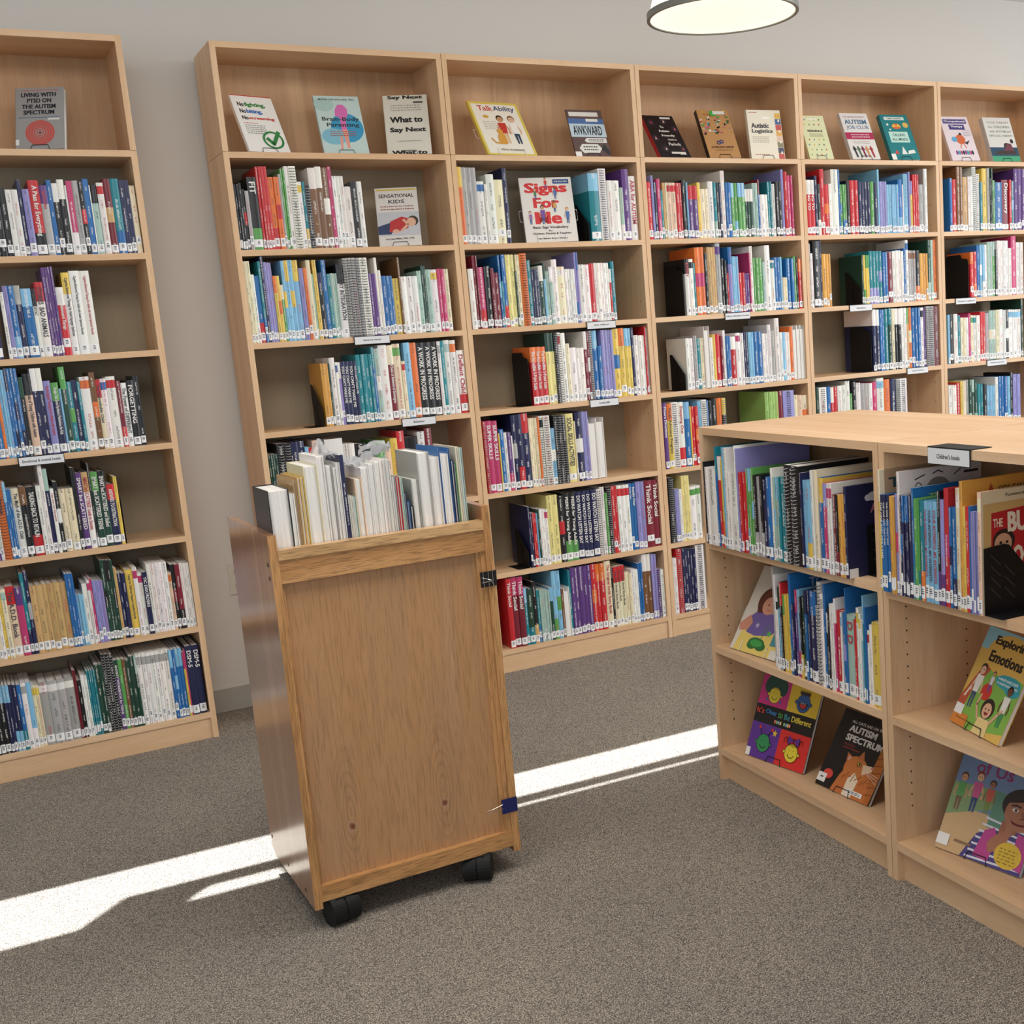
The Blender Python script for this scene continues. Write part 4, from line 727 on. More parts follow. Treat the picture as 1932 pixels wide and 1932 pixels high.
  [('p', [(x, z), (x + .07, z + .01), (x + .03, z + .045)], ['3c8a4a', '23404a', 'c0392f', '2f62a0', 'd0b03c'][i % 5]) for i, (x, z) in enumerate([(.1 + .2 * (i % 4) + .05 * (i // 4 % 2), .08 + .115 * (i // 4)) for i in range(32)]) if not .5 < z < .76] + [('t', 'RESILIENCE', .2, .62, .62, .05, '2b2b30'), ('r', .3, .9, .4, .03, 'eeece0')] + smudge(3, .25, .8, '8a8a70', .57, .03, .01, 2)),
 ('E', 'h', .422, .0, -4, .172, .268, 24.8, .024, 'dcd8d4', 'white and magenta face-out book with a row of coloured upright arrows',
  [('r', 0, .43, 1, .15, 'a82a52'), ('t', 'THE NEURODIVERSITY', .1, .9, .78, .035, '8a6a78'), ('t', '*AUTISM', .1, .76, .8, .1, '5a7a96'), ('t', 'JOB CLUB', .12, .63, .8, .1, '5a7a96')] + smudge(2, .2, .85, 'ecd8de', .52, .05, .018, 3) + smudge(2, .2, .8, 'b5b0ac', .38, .04, .012, 8)
  + [q for i, c in enumerate(['2b3138', '4a6a50', '7a2a4a', 'c98a5a', 'a82a3a']) for q in (('l', [(.2 + .15 * i, .05), (.16 + .15 * i, .22)], .06, c), ('p', [(.1 + .15 * i, .2), (.24 + .15 * i, .2), (.15 + .15 * i, .29)], c))]),
 ('E', 'h', .691, -.0, -4.6, .178, .268, 24.8, .026, '1f7a80', 'teal face-out hardback with a pale title panel, butterfly and small paper shapes',
  [('r', .14, .88, .72, .07, 'cfdad2'), ('t', 'TEMPLE GRANDIN', .24, .9, .52, .03, '2f5a54'), ('e', .5, .74, .16, .06, 'd8643c'), ('p', [(.34, .72), (.5, .74), (.42, .8)], 'e3c048'), ('p', [(.66, .72), (.5, .74), (.58, .8)], 'e3c048'), ('e', .84, .77, .1, .06, 'd9b05a'), ('e', .2, .78, .04, .025, 'dfe0d8'), ('e', .25, .67, .03, .02, 'dfe0d8'),
   ('r', .15, .38, .68, .24, 'b9dcd0'), ('t', 'CALLING', .27, .52, .44, .06, '22423e'), ('t', 'ALL MINDS', .21, .42, .56, .06, '22423e'), ('p', [(.4, .12), (.5, .3), (.6, .12)], 'dfe0d8'), ('p', [(.15, .14), (.25, .22), (.3, .12)], 'd8483e'), ('p', [(.62, .12), (.9, .15), (.88, .22), (.66, .2)], 'dfe0d8'), ('r', 0, 0, .16, .13, G_)]),
 ('F', 'h', .202, .0, -5, .188, .268, 24.1, .016, 'dccfd4', 'pale pink face-out book with purple title blocks and a round orange cartoon figure',
  [('r', .08, .84, .84, .1, '443a7a'), ('t', 'Occupational', .12, .86, .76, .06, 'e9e7e3'), ('r', .24, .7, .56, .12, '443a7a'), ('t', 'Therapy', .3, .74, .44, .06, 'e9e7e3'), ('e', .52, .48, .17, .11, 'c8643c'), ('e', .3, .48, .1, .06, '5aa0c8'), ('e', .56, .6, .05, .03, '2b2b30'), ('p', [(.62, .4), (.84, .46), (.72, .36)], '2b2b30'), ('l', [(.5, .38), (.44, .28)], .03, 'c8643c'), ('l', [(.6, .38), (.64, .28)], .03, 'c8643c')] + [('e', .25 + .08 * i, .18, .04, .05, ['8a3a8a', '3d9a9a', 'b04a7a', '2f2f3a'][i % 4]) for i in range(8)] + smudge(4, .68, .95, '8a8088', .68, .04, .01, 3)),
 ('F', 'h', .52, .01, -3, .20, .262, 20, .03, 'd2cfcb', 'grey-white face-out book with a yoga photo and green base at the photo edge',
  [('t', 'YOGA THERAPY', .12, .86, .8, .05, '8a877e'), ('t', 'for CHILDREN', .14, .76, .76, .05, '6a7a60'), ('t', 'with AUTISM and', .14, .66, .78, .045, '6a7a60'), ('t', 'SPECIAL NEEDS', .1, .56, .82, .045, '6a7a60'), ('r', 0, .12, 1, .2, '26435a'), ('p', [(.1, .16), (.9, .16), (.9, .24), (.3, .24)], '3a2d2a'), ('e', .62, .34, .1, .08, '2b2326'), ('p', [(.5, .24), (.86, .24), (.8, .4), (.66, .42)], '6a3440'), ('e', .85, .46, .06, .05, '2b2326'), ('r', 0, 0, 1, .12, '3f9a72')]),
 ('I1', 'B', .202, .028, 5, .233, .290, 33.1, .006, 'd6d0c4', 'face-out book of a brown-haired girl in a purple shirt with green slime',
  [('t', 'Too Sticky!', .3, .83, .66, .11, '22302a'), ('t', 'Sensory Issues with Autism', .32, .755, .64, .028, '33312c'), ('p', [(.06, .0), (1, .0), (1, .3), (.5, .32), (.1, .22)], 'dfc66a'), ('p', [(.2, .22), (.16, .4), (.3, .5), (.5, .47), (.7, .5), (.8, .3), (.7, .24), (.4, .2)], '6a5a9a'), ('p', [(.0, .3), (.16, .42), (.26, .34), (.2, .24), (.04, .22)], 'c98a72'), ('p', [(.66, .48), (.86, .5), (.92, .4), (.82, .32), (.7, .38)], 'c98a72'),
   ('p', arc(.42, .6, .22, .17, -40, 220, 16) + [(.24, .48), (.3, .46)], '5a2a20'), ('e', .46, .56, .14, .105, 'd39880'), ('p', [(.3, .7), (.38, .74), (.52, .74), (.62, .66), (.62, .58), (.54, .64), (.42, .68), (.34, .62), (.3, .6)], '6a3224'), ('e', .44, .57, .016, .01, '22181a'), ('e', .56, .555, .016, .01, '22181a'), ('l', [(.45, .505), (.5, .515), (.54, .505)], .01, 'a0504a'), ('p', [(.38 + .05 * math.cos(math.pi / 2 + k * math.pi / 5) * (1 if k % 2 == 0 else .4), .32 + .04 * math.sin(math.pi / 2 + k * math.pi / 5) * (1 if k % 2 == 0 else .4)) for k in range(10)], 'b8b0d0')]
  + [('e', .5, .13, .17, .06, '2a6a34'), ('e', .42, .1, .1, .05, '2a6a34'), ('e', .6, .1, .11, .05, '2a6a34'), ('e', .5, .125, .13, .04, '3d9a48'), ('l', [(.55, .15), (.58, .3), (.62, .36)], .014, '3d8a44'), ('e', .68, .26, .04, .03, '57a854'), ('r', .78, .14, .12, .14, '4a8a94'), ('r', .84, .0, .16, .1, 'd8d4c8')]),
 ('I1', 'C', .255, .052, 9.5, .268, .268, 23.3, .012, '141414', 'square face-out book of four coloured quarters with smiling cartoon faces', okay_art()),
 ('I1', 'C', .588, .072, 3.5, .242, .245, 33, .012, '141315', 'black face-out book with an orange cat reaching up', cat_art()),
 ('I2', 'B', .254, .064, -10.2, .215, .262, 28.3, .012, 'd9b25a', 'face-out book with children on a running track and big dark title words on yellow',
  [('r', 0, .78, 1, .22, '8fc3d0'), ('p', [(0, .3), (.25, .62), (.5, .66), (1, .6), (1, .1), (.4, .0), (0, .0)], '7fb04a'), ('p', [(0, .28), (.2, .64), (.34, .68), (.34, .6), (.16, .34), (.1, .0), (0, .0)], 'b8553c'), ('p', [(.05, .28), (.22, .62), (.24, .62), (.08, .28)], 'e6ded0'), ('e', .56, .78, .42, .2, 'e0b558'), ('t', '*Exploring', .22, .83, .68, .11, '1c1b1e'), ('t', '*Emotions', .22, .68, .66, .11, '1c1b1e'),
   ('e', .74, .55, .24, .07, '2f9aa8'), ('e', .86, .5, .14, .06, '2f9aa8'), ('t', "A MINDFULNESS GUIDE", .54, .555, .38, .025, 'e9f0ee'), ('t', "TO UNDERSTANDING FEELINGS", .54, .515, .4, .022, 'e9f0ee'), ('e', .43, .4, .1, .085, 'c8372f'), ('e', .85, .38, .06, .04, '8fa8d0')]
  + person(.22, .2, 1.05, 'e0b79a', '2a211c', 'e6e2da', '3a4a6a') + person(.45, .4, .5, 'c9946a', '3a211c', 'd8d4dc', '6a4a9a') + person(.84, .14, .95, '6a4430', '1a1412', 'e6e2da', '3c8a5a') + [('p', [(.45, 0), (.72, 0), (.7, .16), (.48, .16)], 'e3c98a'), ('e', .58, .26, .12, .1, '2a1c1a'), ('e', .58, .24, .085, .075, 'd9a988'), ('e', .55, .255, .012, .009, '1a1412'), ('e', .61, .255, .012, .009, '1a1412'), ('p', arc(.58, .225, .04, .03, 180, 360), '8a2a2a'), ('l', [(.46, .14), (.36, .26), (.38, .36)], .035, 'd9a988'), ('l', [(.7, .14), (.8, .26), (.84, .3)], .035, 'd9a988'), ('r', 0, 0, .3, .12, 'd2813a'), ('t', 'Written and illustrated', .08, .06, .3, .022, '6a3a1c'), ('r', .0, .1, .16, .1, G_), ('r', .86, .86, .14, .07, G_)]),
 ('I2', 'C', .234, .080, 9.8, .262, .300, 30.3, .012, '6f86a8', 'face-out book of a smiling woman in a pink vest and striped shirt',
  [('r', 0, .0, 1, .4, 'c9a77a'), ('p', [(0, .3), (.5, .45), (.5, .62), (0, .6)], '7f9a6a'), ('p', [(.5, .3), (1, .3), (1, .6), (.5, .62)], '5f8a72'), ('t', 'All Kinds', .14, .9, .66, .07, '8a3a6a'), ('t', 'of Us', .2, .72, .44, .12, '8a3a6a')]
  + person(.1, .36, .8, 'c9946a', '5a3a2a', '5a9a5a', '7a5a4a') + person(.28, .38, .85, 'd9a988', '7a3a24', 'c85a8a', '3a4a7a') + person(.44, .4, .7, '9a6a4a', '2a1c18', 'c05a4a', '7a8a4a')
  + [('p', [(.3, 0.0), (1, 0.0), (1, 0.319), (.8, 0.35), (.62, 0.319), (.42, 0.228)], '4a3f7c')] + [('l', [(.36 + .02 * i, .06 * i + .02), (.98, .05 * i + .04)], .02, 'd8d6e0') for i in range(7)] + [('p', [(.44, 0.046), (.5, 0.274), (.6, 0.319), (.66, 0.228), (.62, 0.03)], 'b8448a'), ('p', [(.86, 0.334), (1, 0.304), (1, 0.03), (.86, 0.046)], 'b8448a'), ('p', [(.64, 0.228), (.84, 0.319), (.88, 0.426), (.66, 0.395)], '9a6248'),
   ('e', .84, 0.547, .24, 0.152, '2b1d1b'), ('p', arc(.84, 0.486, .19, 0.144, 0, 360, 26)[:-1], 'a87055'), ('p', [(.62, 0.547), (.7, 0.638), (.9, 0.661), (1, 0.638), (1, 0.593), (.84, 0.593), (.7, 0.562)], '2b1d1b'), ('e', .76, 0.509, .035, 0.014, 'e8e4de'), ('e', .765, 0.509, .016, 0.011, '1b1210'), ('e', .93, 0.509, .035, 0.014, 'e8e4de'), ('e', .935, 0.509, .016, 0.011, '1b1210'), ('l', [(.71, 0.54), (.76, 0.551), (.81, 0.543)], .016, '2b1d1b'), ('l', [(.84, 0.502), (.87, 0.456), (.83, 0.448)], .012, '7a4634'), ('l', arc(.83, 0.426, .09, 0.03, 200, 340), .02, '7a2a30'),
   ('p', [(.6, 0.106), (.74, 0.152), (.8, 0.334), (.74, 0.426), (.7, 0.41), (.72, 0.319), (.62, 0.258), (.56, 0.182)], 'a87055'), ('e', .82, .13, .15, .11, 'd9b53c')] + smudge(5, .72, .92, '9a7a24', .17, .028, .01, 4) + [('r', 0, .04, .14, .1, G_), ('r', .2, .1, .2, .02, '8a6a4a')]),
]
for (un, sh, u, v, yaw, w, h, tilt, th, colr, label, items) in DISP:
    if un[0] == 'I':
        o = IO + (IE * W if un == 'I2' else Vector()) + IE * u + INN * v; z = IZ[un][sh]; rz = ITH
    else: o = Vector((UX[un] + u, v, 0)); z = ZS[sh]; rz = 0
    rz += math.radians(yaw); tr = math.radians(tilt)
    Mz = Matrix.Translation((o.x, o.y, z)) @ Matrix.Rotation(rz, 4, 'Z'); M = Matrix.Translation((o.x, o.y, z + .0045)) @ Matrix.Rotation(rz, 4, 'Z') @ Matrix.Rotation(-tr, 4, 'X')
    c = H(colr); t = thing('display_book', label, 'book', group='face-out display books'); t.matrix_world = M
    b = MB(); tc = .0012; sc_ = vary(c, random.Random(3), 0)
    spc = dict([('black face-out book with hand-lettered title, dark circles and a red spine', H('b02a35')), ('tan face-out book splashed with many-coloured paint, black spine', H('17161a'))]).get(label, c)
    b.box(-w / 2, 0, 0, w / 2, tc, h, c); b.box(-w / 2, th - tc, 0, w / 2, th, h, c); b.box(-w / 2 - .0004, 0, 0, -w / 2 + tc, th, h, spc); part('cover', b, BOOK, t)
    b = MB(); b.box(-w / 2 + tc, tc, .0015, w / 2 - .002, th - tc, h - .0015); part('page_block', b, PAPER, t)
    art_parts(items, lambda a, q, e, w=w: (a - w / 2, -e, q), t, w, h)
    # wire easel
    e = thing('wire_easel', 'thin wire easel under the ' + ' '.join(label.replace('face-out ', '').replace(',', '').split()[:11]), 'book easel', group='wire easels under the display books')
    e.matrix_world = Mz; clear = label.startswith(('yellow-bordered', 'white face-out book with very', 'face-out book of a brown'))
    R_ = Matrix.Rotation(-tr, 4, 'X'); q = lambda x, y, zz: tuple((Matrix.Translation((0, 0, .0045)) @ R_) @ Vector((x, y, zz)))
    s = min(.034, w * .2) * (1.9 if clear else 1); b = MB(); zl = .024 if clear else .017; bt = -.0028; bk = th + .0026
    if clear:
        for sx in (-1, 1): b.tube([q(sx * s, -.003, zl + .01), q(sx * s, -.003, bt), q(sx * s, bk, bt), q(sx * s, bk, h * .3), q(sx * (w / 2 + .012), bk, h * .34), q(sx * (w / 2 + .014), bk, h * .5), q(sx * s, bk, h * .55)], .0013)
        b.tube([q(-s, bk, h * .3), q(s, bk, h * .3)], .0013)
    else:
        b.tube([q(-s, bk, h * .45), q(-s, bk, bt), q(-s, -.003, bt), q(-s * .8, -.003, zl), q(s * .8, -.003, zl), q(s, -.003, bt), q(s, bk, bt), q(s, bk, h * .45), q(-s, bk, h * .45)], .0013)
    pt = Vector(q(0, bk, h * .42)); b.tube([tuple(pt), (0, pt.y + .045, .0015)], .0013); part('wire_frame', b, CLEARW if clear else WIRE, e, attrs=False)

# printed cover faces of the books that stick out above their neighbours on the island
def side_art(name, i, items):
    for q in specs:
        if q['name'] == name and q['i'] == i and q.get('obj'):
            w, D, h = q['w'] - .0005, q['D'], q['h']; bl = 0.004
            art_parts(items, lambda a, b_, e: (w + e, bl + a, b_), q['obj'], D - bl, h); return
cloud = lambda x, z, s, c='c9cdd6': [('e', x, z, .09 * s, .05 * s, c), ('e', x - .08 * s, z - .01 * s, .06 * s, .035 * s, c), ('e', x + .09 * s, z - .01 * s, .07 * s, .038 * s, c), ('r', x - .12 * s, z - .045 * s, .26 * s, .035 * s, c)]
side_art('I1A', 43, cloud(.42, .86, 1) + cloud(.96, .86, .8) + [('t', 'A', .36, .68, .12, .1, 'b8788a'), ('t', 'S', .64, .73, .1, .09, 'a84a5a'), ('t', 'R', .8, .62, .1, .09, '6a5a9a'), ('r', 0, 0, .14, .1, G_)])
side_art('I2A', 34, [('r', 0, 0, 1, 1, 'd8c8a4'), ('r', .02, .0, .98, .9, 'c8a468'), ('p', [(.1, .2), (.12, .82), (1, .86), (1, .2)], 'b3202a'), ('t', 'Foreword by Simon Baron', .3, .93, .64, .035, '2a211c'), ('t', 'THE', .14, .7, .12, .07, 'e6dcc4'), ('t', '*BULLY', .32, .64, .6, .17, 'e6dcc4'), ('e', .27, .58, .14, .1, '2a1c18'), ('e', .26, .56, .11, .085, 'c99a7c'), ('e', .23, .57, .018, .012, '1b1210'), ('e', .31, .57, .018, .012, '1b1210'), ('t', '*BLOCKERS', .22, .36, .76, .17, 'e6dcc4'), ('r', .5, .02, .3, .2, 'b8b4bc'), ('l', [(.16, .5), (.24, .53)], .02, '1b1210')])
side_art('I2A', 0, [('t', "*THERE'S", .1, .84, .8, .09, '2a4a4a'), ('t', '*IN MY', .16, .7, .6, .09, '2a4a4a')])
side_art('I2A', 8, [('o', .22, .86, .04, .035, .25, '3a3a3e'), ('l', [(.18, .92), (.3, .95)], .012, '3a3a3e'), ('e', .46, .8, .16, .12, '8a8478'), ('t', 'DO', .36, .76, .2, .1, '8a2028'), ('l', [(.4, .95), (.46, .97), (.52, .95)], .012, '3a3a3e'), ('l', [(.66, .92), (.74, .96)], .012, '3a3a3e'), ('r', .78, .92, .18, .02, '2b2b30')])
side_art('I2A', 14, [('t', 'The Way', .2, .86, .5, .07, 'a8c850'), ('t', 'I Feel', .2, .74, .5, .07, 'a8c850')])
side_art('I2A', 27, [('l', [(.05, .74), (.2, .8), (.36, .94)], .006, '7a5a2a'), ('p', [(.3, .9), (.36, .9), (.33, .96)], 'b04a2a'), ('t', 'KIDS CAN COPE', .42, .87, .5, .055, '2f4a3a'), ('r', .4, .855, .54, .004, '4a7a8a')])
side_art('I1B', 8, [('t', 'TOTALLY', .26, .84, .62, .1, 'b9bfd0'), ('t', 'MY COLOURS', .2, .72, .72, .09, 'b9bfd0')])
side_art('I1B', 39, [('r', .2, .82, .6, .14, 'e0dcd4'), ('p', [(.05, .62), (.5, .7), (.95, .6), (.95, .3), (.05, .25)], '4a8a94'), ('e', .5, .5, .1, .06, '3d9a48'), ('e', .4, .3, .04, .03, '2f6a3a')])

# ------------------------------------------------------------------ bookends
def bookend(un, sh, u, kind, label, flip=False, vfront=.012, hh=None):
    if un[0] == 'I': o = IO + (IE * W if un == 'I2' else Vector()) + IE * u + INN * (vfront - .03); z = IZ[un][sh]; rz = ITH
    else: o = Vector((UX[un] + u, vfront, 0)); z = ZS[sh]; rz = 0
    t = thing('bookend', label, 'bookend', (o.x, o.y, z + .0004), rz, 'black metal bookends')
    b = MB(); th = .0016
    if kind == 'box':
        H_ = hh or .235; prof = [(0, 0), (.17, 0), (.17, H_ - .02), (.165, H_ - .006), (.155, H_), (.06, H_), (.05, H_ - .02), (.012, H_ - .026), (.003, H_ - .032), (0, H_ - .045)]
    elif flip: H_ = hh or .155; prof = [(0, 0), (.19, 0), (.19, .03), (.075, H_), (.06, H_ + .004), (0, H_)]
    else: H_ = hh or .17; prof = [(0, 0), (.13, 0), (.13, H_), (.11, H_), (0, .075)]
    b.prism(prof, -th, 0, lambda a, c, d: (d, a, c)); part('upright_plate', b, BLACK, t, attrs=False)
    b = MB()
    if flip: b.box(0.0004, .0, .0, .055, .16, .0012)
    else: b.box(-.055, .0, .0, -th, .16 if kind == 'box' else .12, .0012)
    part('base_plate', b, BLACK, t, attrs=False)
    if kind != 'box':
        b = MB(); sx = .0005 if flip else -th - .0005; sg = 1 if flip else -1
        for i in range(5):
            for k in range(2):
                y0 = .018 + .012 * k + (.0 if flip else .03); z0 = H_ * .9 - i * .026 - k * .03
                dy = .03
                if flip: P_ = [(y0 + k * .03, z0), (y0 + dy + k * .03, z0 - .028)]
                else: P_ = [(y0, z0 - .06), (y0 + dy, z0 - .03)]
                if min(P_[0][1], P_[1][1]) < .01: continue
                lim = (lambda y: H_ - max(0, y - .07) * 1.1) if flip else (lambda y: .075 + y * .82)
                if any(p[1] > lim(p[0]) - .006 for p in P_): continue
                (ya, za), (yb, zb) = P_; w_ = .0012
                q = [(sx, ya, za - w_), (sx, yb, zb - w_), (sx, yb, zb + w_), (sx, ya, za + w_)]
                b.face(q); b.face(q[::-1])
        if b.f: part('slots', b, plain('slot_sheen', (0.12, 0.12, 0.13), .4), t, attrs=False)  # grey strips drawn in place of the cut-through slots
for a in [('B', '4', .262, 'tri', 'black slotted bookend left of the orange book, shelf with the empty left end'), ('C', '4', .276, 'box', 'black plate bookend left of three orange-red spines'),
          ('C', '2', .632, 'tri2', 'black sloped bookend just right of the big red title face-out book'), ('C', '6', .196, 'tri', 'black bookend holding the navy book, sixth shelf right of the cart'),
          ('D', '3', .194, 'box', 'black plate bookend on the third shelf of the third joined bookcase'), ('D', '4', .173, 'tri', 'black sloped bookend on the fourth shelf of the third joined bookcase'),
          ('E', '4', .415, 'box', 'black plate bookend on the fourth shelf of the fourth joined bookcase'), ('F', '3', .208, 'box', 'black plate bookend at the right edge of the photo, third shelf')]:
    bookend(a[0], 's' + a[1], a[2], a[3], a[4])
bookend('E', 's3', next(q['u'] for q in specs if q['name'] == 'E3' and q['i'] == 7) - .003, 'tri', 'black slotted bookend left of the green and yellow spines')
bookend('A', 's5', .686, 'box', 'thin black bookend after the yellow spine, fifth shelf of leftmost bookcase', hh=.2)
bookend('I1', 'A', next(q['u'] + q['w'] for q in specs if q['name'] == 'I1A' and q['i'] == q['n'] - 1) + .003, 'tri', 'black bookend against the navy cloud picture book, far island unit', True, vfront=.075, hh=.135)
bookend('I2', 'A', .390, 'tri', 'large black slotted bookend against the red and tan picture book, under the hanging sign', True, vfront=.018)

# ------------------------------------------------------------------ shelf signs
def sign(un, sh, u0, u1, text, label, tw=.6, big=False):
    if un[0] == 'I': o = IO + IE * W + IE * u0; z = IH; rz = ITH
    else: o = Vector((UX[un] + u0, 0, 0)); z = ZS[sh]; rz = 0
    L_ = u1 - u0; t = thing('shelf_sign', label, 'sign', (o.x, o.y, z), rz, 'white label holders on the shelf edges'); hh = .038 if big else .031
    b = MB(); b.box(-.003, -.0045, -hh - .002, L_ + .002, -.003, .0022); b.box(-.003, -.003, .0004, L_ + .002, .05 if big else .004, .0022)
    if big: b = MB(); b.box(-.002, -.0045, -hh - .002, L_ + .002, -.003, .0022); b.box(-.002, -.003, .0004, L_ + .004, .06, .0022)
    part('holder', b, BLACK, t, attrs=False)
    b = MB(); b.box(0, -.0056, -hh, L_, -.0046, -.001, (0.72, 0.73, 0.75)); part('card', b, LABEL, t)
    b = MB(); put_text(b, text, lambda a, c: (a, -.0059, c), L_ * (1 - tw) / 2, -hh * .66, L_ * tw, hh * .3, (0.05, 0.05, 0.06)); part('sign_lettering', b, INK, t)
sign('A', 's4', .370, .516, 'Emotional & mental health', 'white shelf sign on the leftmost bookcase', .86)
sign('B', 's3', .423, .569, 'Sensory issues', 'white shelf sign under the spiral-bound books, bookcase behind the cart', .52)
sign('B', 's4', .586, .731, 'Behaviour', 'lower white shelf sign on the bookcase behind the cart', .34)
sign('C', 's3', .575, .720, 'Early childhood', 'upper white shelf sign on the bookcase right of the cart', .5)
sign('C', 's4', .560, .706, 'Social skills', 'lower white shelf sign on the bookcase right of the cart', .38)
sign('D', 's3', .411, .555, 'Puberty, relationships & sexuality', 'white shelf sign on the third joined bookcase', .92)
sign('E', 's3', .268, .414, 'Education', 'upper white shelf sign on the fourth joined bookcase', .4)
sign('E', 's4', .644, .791, 'School & learning', 'lower white shelf sign on the fourth joined bookcase', .54)
sign('F', 's3', .094, .242, 'Transition to adulthood', 'upper white shelf sign on the rightmost bookcase', .88)
sign('F', 's4', .321, .472, 'Therapeutic approaches', 'lower white shelf sign on the rightmost bookcase', .72)
sign('I2', 'A', .198, .340, "Children's books", 'black-backed white sign hooked over the low island top', .56, True)

# ------------------------------------------------------------------ oak book cart
cx0, cx1, cy0, cy1, cz0, cz1 = -.4222, .1624, -1.912, -1.439, .060, 1.052; PT = .021
ct = thing('book_cart', 'oak library cart on black casters standing on the carpet, loaded with books', 'cart', (0, 0, 0))
for s in (0, 1):
    xa = cx0 if s == 0 else cx1 - PT
    b = MB(); prof = [(cy0, cz0), (cy1 - .05, cz0), (cy1 - .015, cz0 + .02), (cy1, cz0 + .07), (cy1, cz1), (cy0, cz1)]
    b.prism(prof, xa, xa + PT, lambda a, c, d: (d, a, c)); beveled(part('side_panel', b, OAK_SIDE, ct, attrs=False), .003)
    b = MB(); b.box(xa, cy0 - .004, cz0, xa + PT, cy0, cz1); beveled(part('front_edge_strip', b, OAK[2], ct, attrs=False), .0012)
ix0, ix1 = cx0 + PT, cx1 - PT
b = MB(); b.box(ix0, cy0 + .018, .10, ix1, cy0 + .026, .96); part('front_panel', b, OAK_PANEL, ct, attrs=False)
b = MB(); b.box(ix0, cy0 - .006, .988, ix1, cy0 + .03, 1.013); beveled(part('top_ledge', b, OAK_LIGHT, ct, attrs=False), .003)
b = MB(); b.box(ix0, cy0 - .002, .928, ix1, cy0 + .018, .988); beveled(part('apron', b, OAK[0], ct, attrs=False))
b = MB(); b.box(ix0, cy0 - .002, .077, ix1, cy0 + .018, .120); beveled(part('bottom_rail', b, OAK[0], ct, attrs=False))
b = MB(); b.box(ix1 - .012, cy0 + .004, .120, ix1, cy0 + .018, .928); b.box(ix1 - .024, cy0 + .011, .120, ix1 - .012, cy0 + .018, .928); beveled(part('stile', b, OAK[2], ct, attrs=False), .001)
b = MB(); b.box(ix0, cy0 + .009, .120, ix0 + .008, cy0 + .018, .928); part('stile', b, OAK[2], ct, attrs=False)
for z in (.93, .52, .12):
    b = MB(); b.box(ix0, cy0 + .026, z - .02, ix1, cy1 - .01, z); part('shelf', b, OAK[0], ct, attrs=False)
b = MB(); b.box(ix0, cy0 + .225, .93, ix1, cy0 + .237, 1.03); part('divider', b, OAK[0], ct, attrs=False)
for y, z in ((-1.885, .977), (-1.886, .942), (-1.447 - .02, .114), (-1.645, .091), (-1.833, .088)):
    b = MB(); b.prism([(y + .0055 * math.cos(k * math.pi / 6), z + .0055 * math.sin(k * math.pi / 6)) for k in range(12)], cx0 - .0012, cx0 + .002, lambda a, c, d: (d, a, c)); part('screw', b, BRASSY, ct, attrs=False)
def caster(x, y, rz):
    t = link('caster', None, ct, (x, y, 0)); t.rotation_euler = (0, 0, rz); r = .040
    for s in (-1, 1):
        b = MB(); n = 28; prof = [(r * math.cos(2 * math.pi * k / n), r + r * math.sin(2 * math.pi * k / n)) for k in range(n)]
        x0, x1 = (.001, .038) if s > 0 else (-.038, -.001)
        b.prism(prof, x0, x1, lambda a, c, d: (d, a, c)); beveled(part('wheel', b, RUBBER, t, attrs=False), .005, 3)
    b = MB(); b.box(-.0008, -.03, .03, .0008, .035, .077); b.box(-.022, -.022, .07, .022, .022, .077); n = 20
    hood = [( (r + .003) * math.cos(math.pi * k / n), r + (r + .003) * math.sin(math.pi * k / n)) for k in range(n + 1)]
    hood = [p for p in hood if p[1] < .0765] 
    part('fork', b, RUBBER, t, attrs=False)
for x, y, rz in ((-.350, -1.894, .2), (.038, -1.894, -.5), (-.35, -1.50, .1), (.09, -1.50, 2.0)): caster(x, y, rz)
# casters' mounting block keeps them joined to the body
b = MB(); b.box(ix0, cy0 + .03, .077, ix1, cy1 - .06, .1); part('caster_board', b, OAK[0], ct, attrs=False)

# ------------------------------------------------------------------ binder clips
def clip(x, z, col, label, wires):
    t = thing('binder_clip', label, 'binder clip', (x, cy0 - .004, z), 0, 'binder clips on the cart post'); m = plain('clip_' + label.split()[0], col, .25, .6)
    b = MB(); hw, hh = .0205, .021
    prof = [(-hw - .004, .018), (-.004, -.003), (hw + .003, -.0035), (hw + .005, -.001), (-.003, .0), (-hw - .002, .0195)]
    prof = [(-hw - .003, -.0025), (hw + .003, -.0035), (hw + .004, .02), (hw + .0025, .02), (hw + .0015, -.0015), (-hw - .002, -.0008)]
    b.prism(prof[:2] + [prof[4], prof[5]], -hh, hh, lambda a, c, d: (a, c, d)); b.prism([prof[1], prof[2], prof[3], prof[4]], -hh, hh, lambda a, c, d: (a, c, d)); part('clamp_body', b, m, t, attrs=False)
    b = MB(); b.tube(wires, .0009); part('wire_handle', b, STEEL, t, attrs=False)
    b = MB(); 
    for xx in (-.015, 0, .012): b.tube([(xx, -.0042, -hh), (xx, -.0042, hh)], .0007, n=5)
    if col[2] < .05: part('crease', b, STEEL, t, attrs=False)
clip(.142, .852, (.008, .008, .009), 'black binder clip on the right post of the oak cart, upper one', [(-.02, -.005, .006), (-.004, -.0065, .0), (.006, -.0065, -.004), (.012, -.0065, -.016), (.013, -.0065, -.018), (.004, -.0065, -.006), (-.02, -.005, -.008)])
clip(.139, .200, (.008, .014, .11), 'navy blue binder clip on the right post of the oak cart, lower one', [(-.02, -.004, .008), (-.055, -.0065, .002), (-.065, -.0065, .003), (-.07, -.0065, -.002), (-.066, -.0065, -.008), (-.055, -.0065, -.004), (-.02, -.004, -.004)])

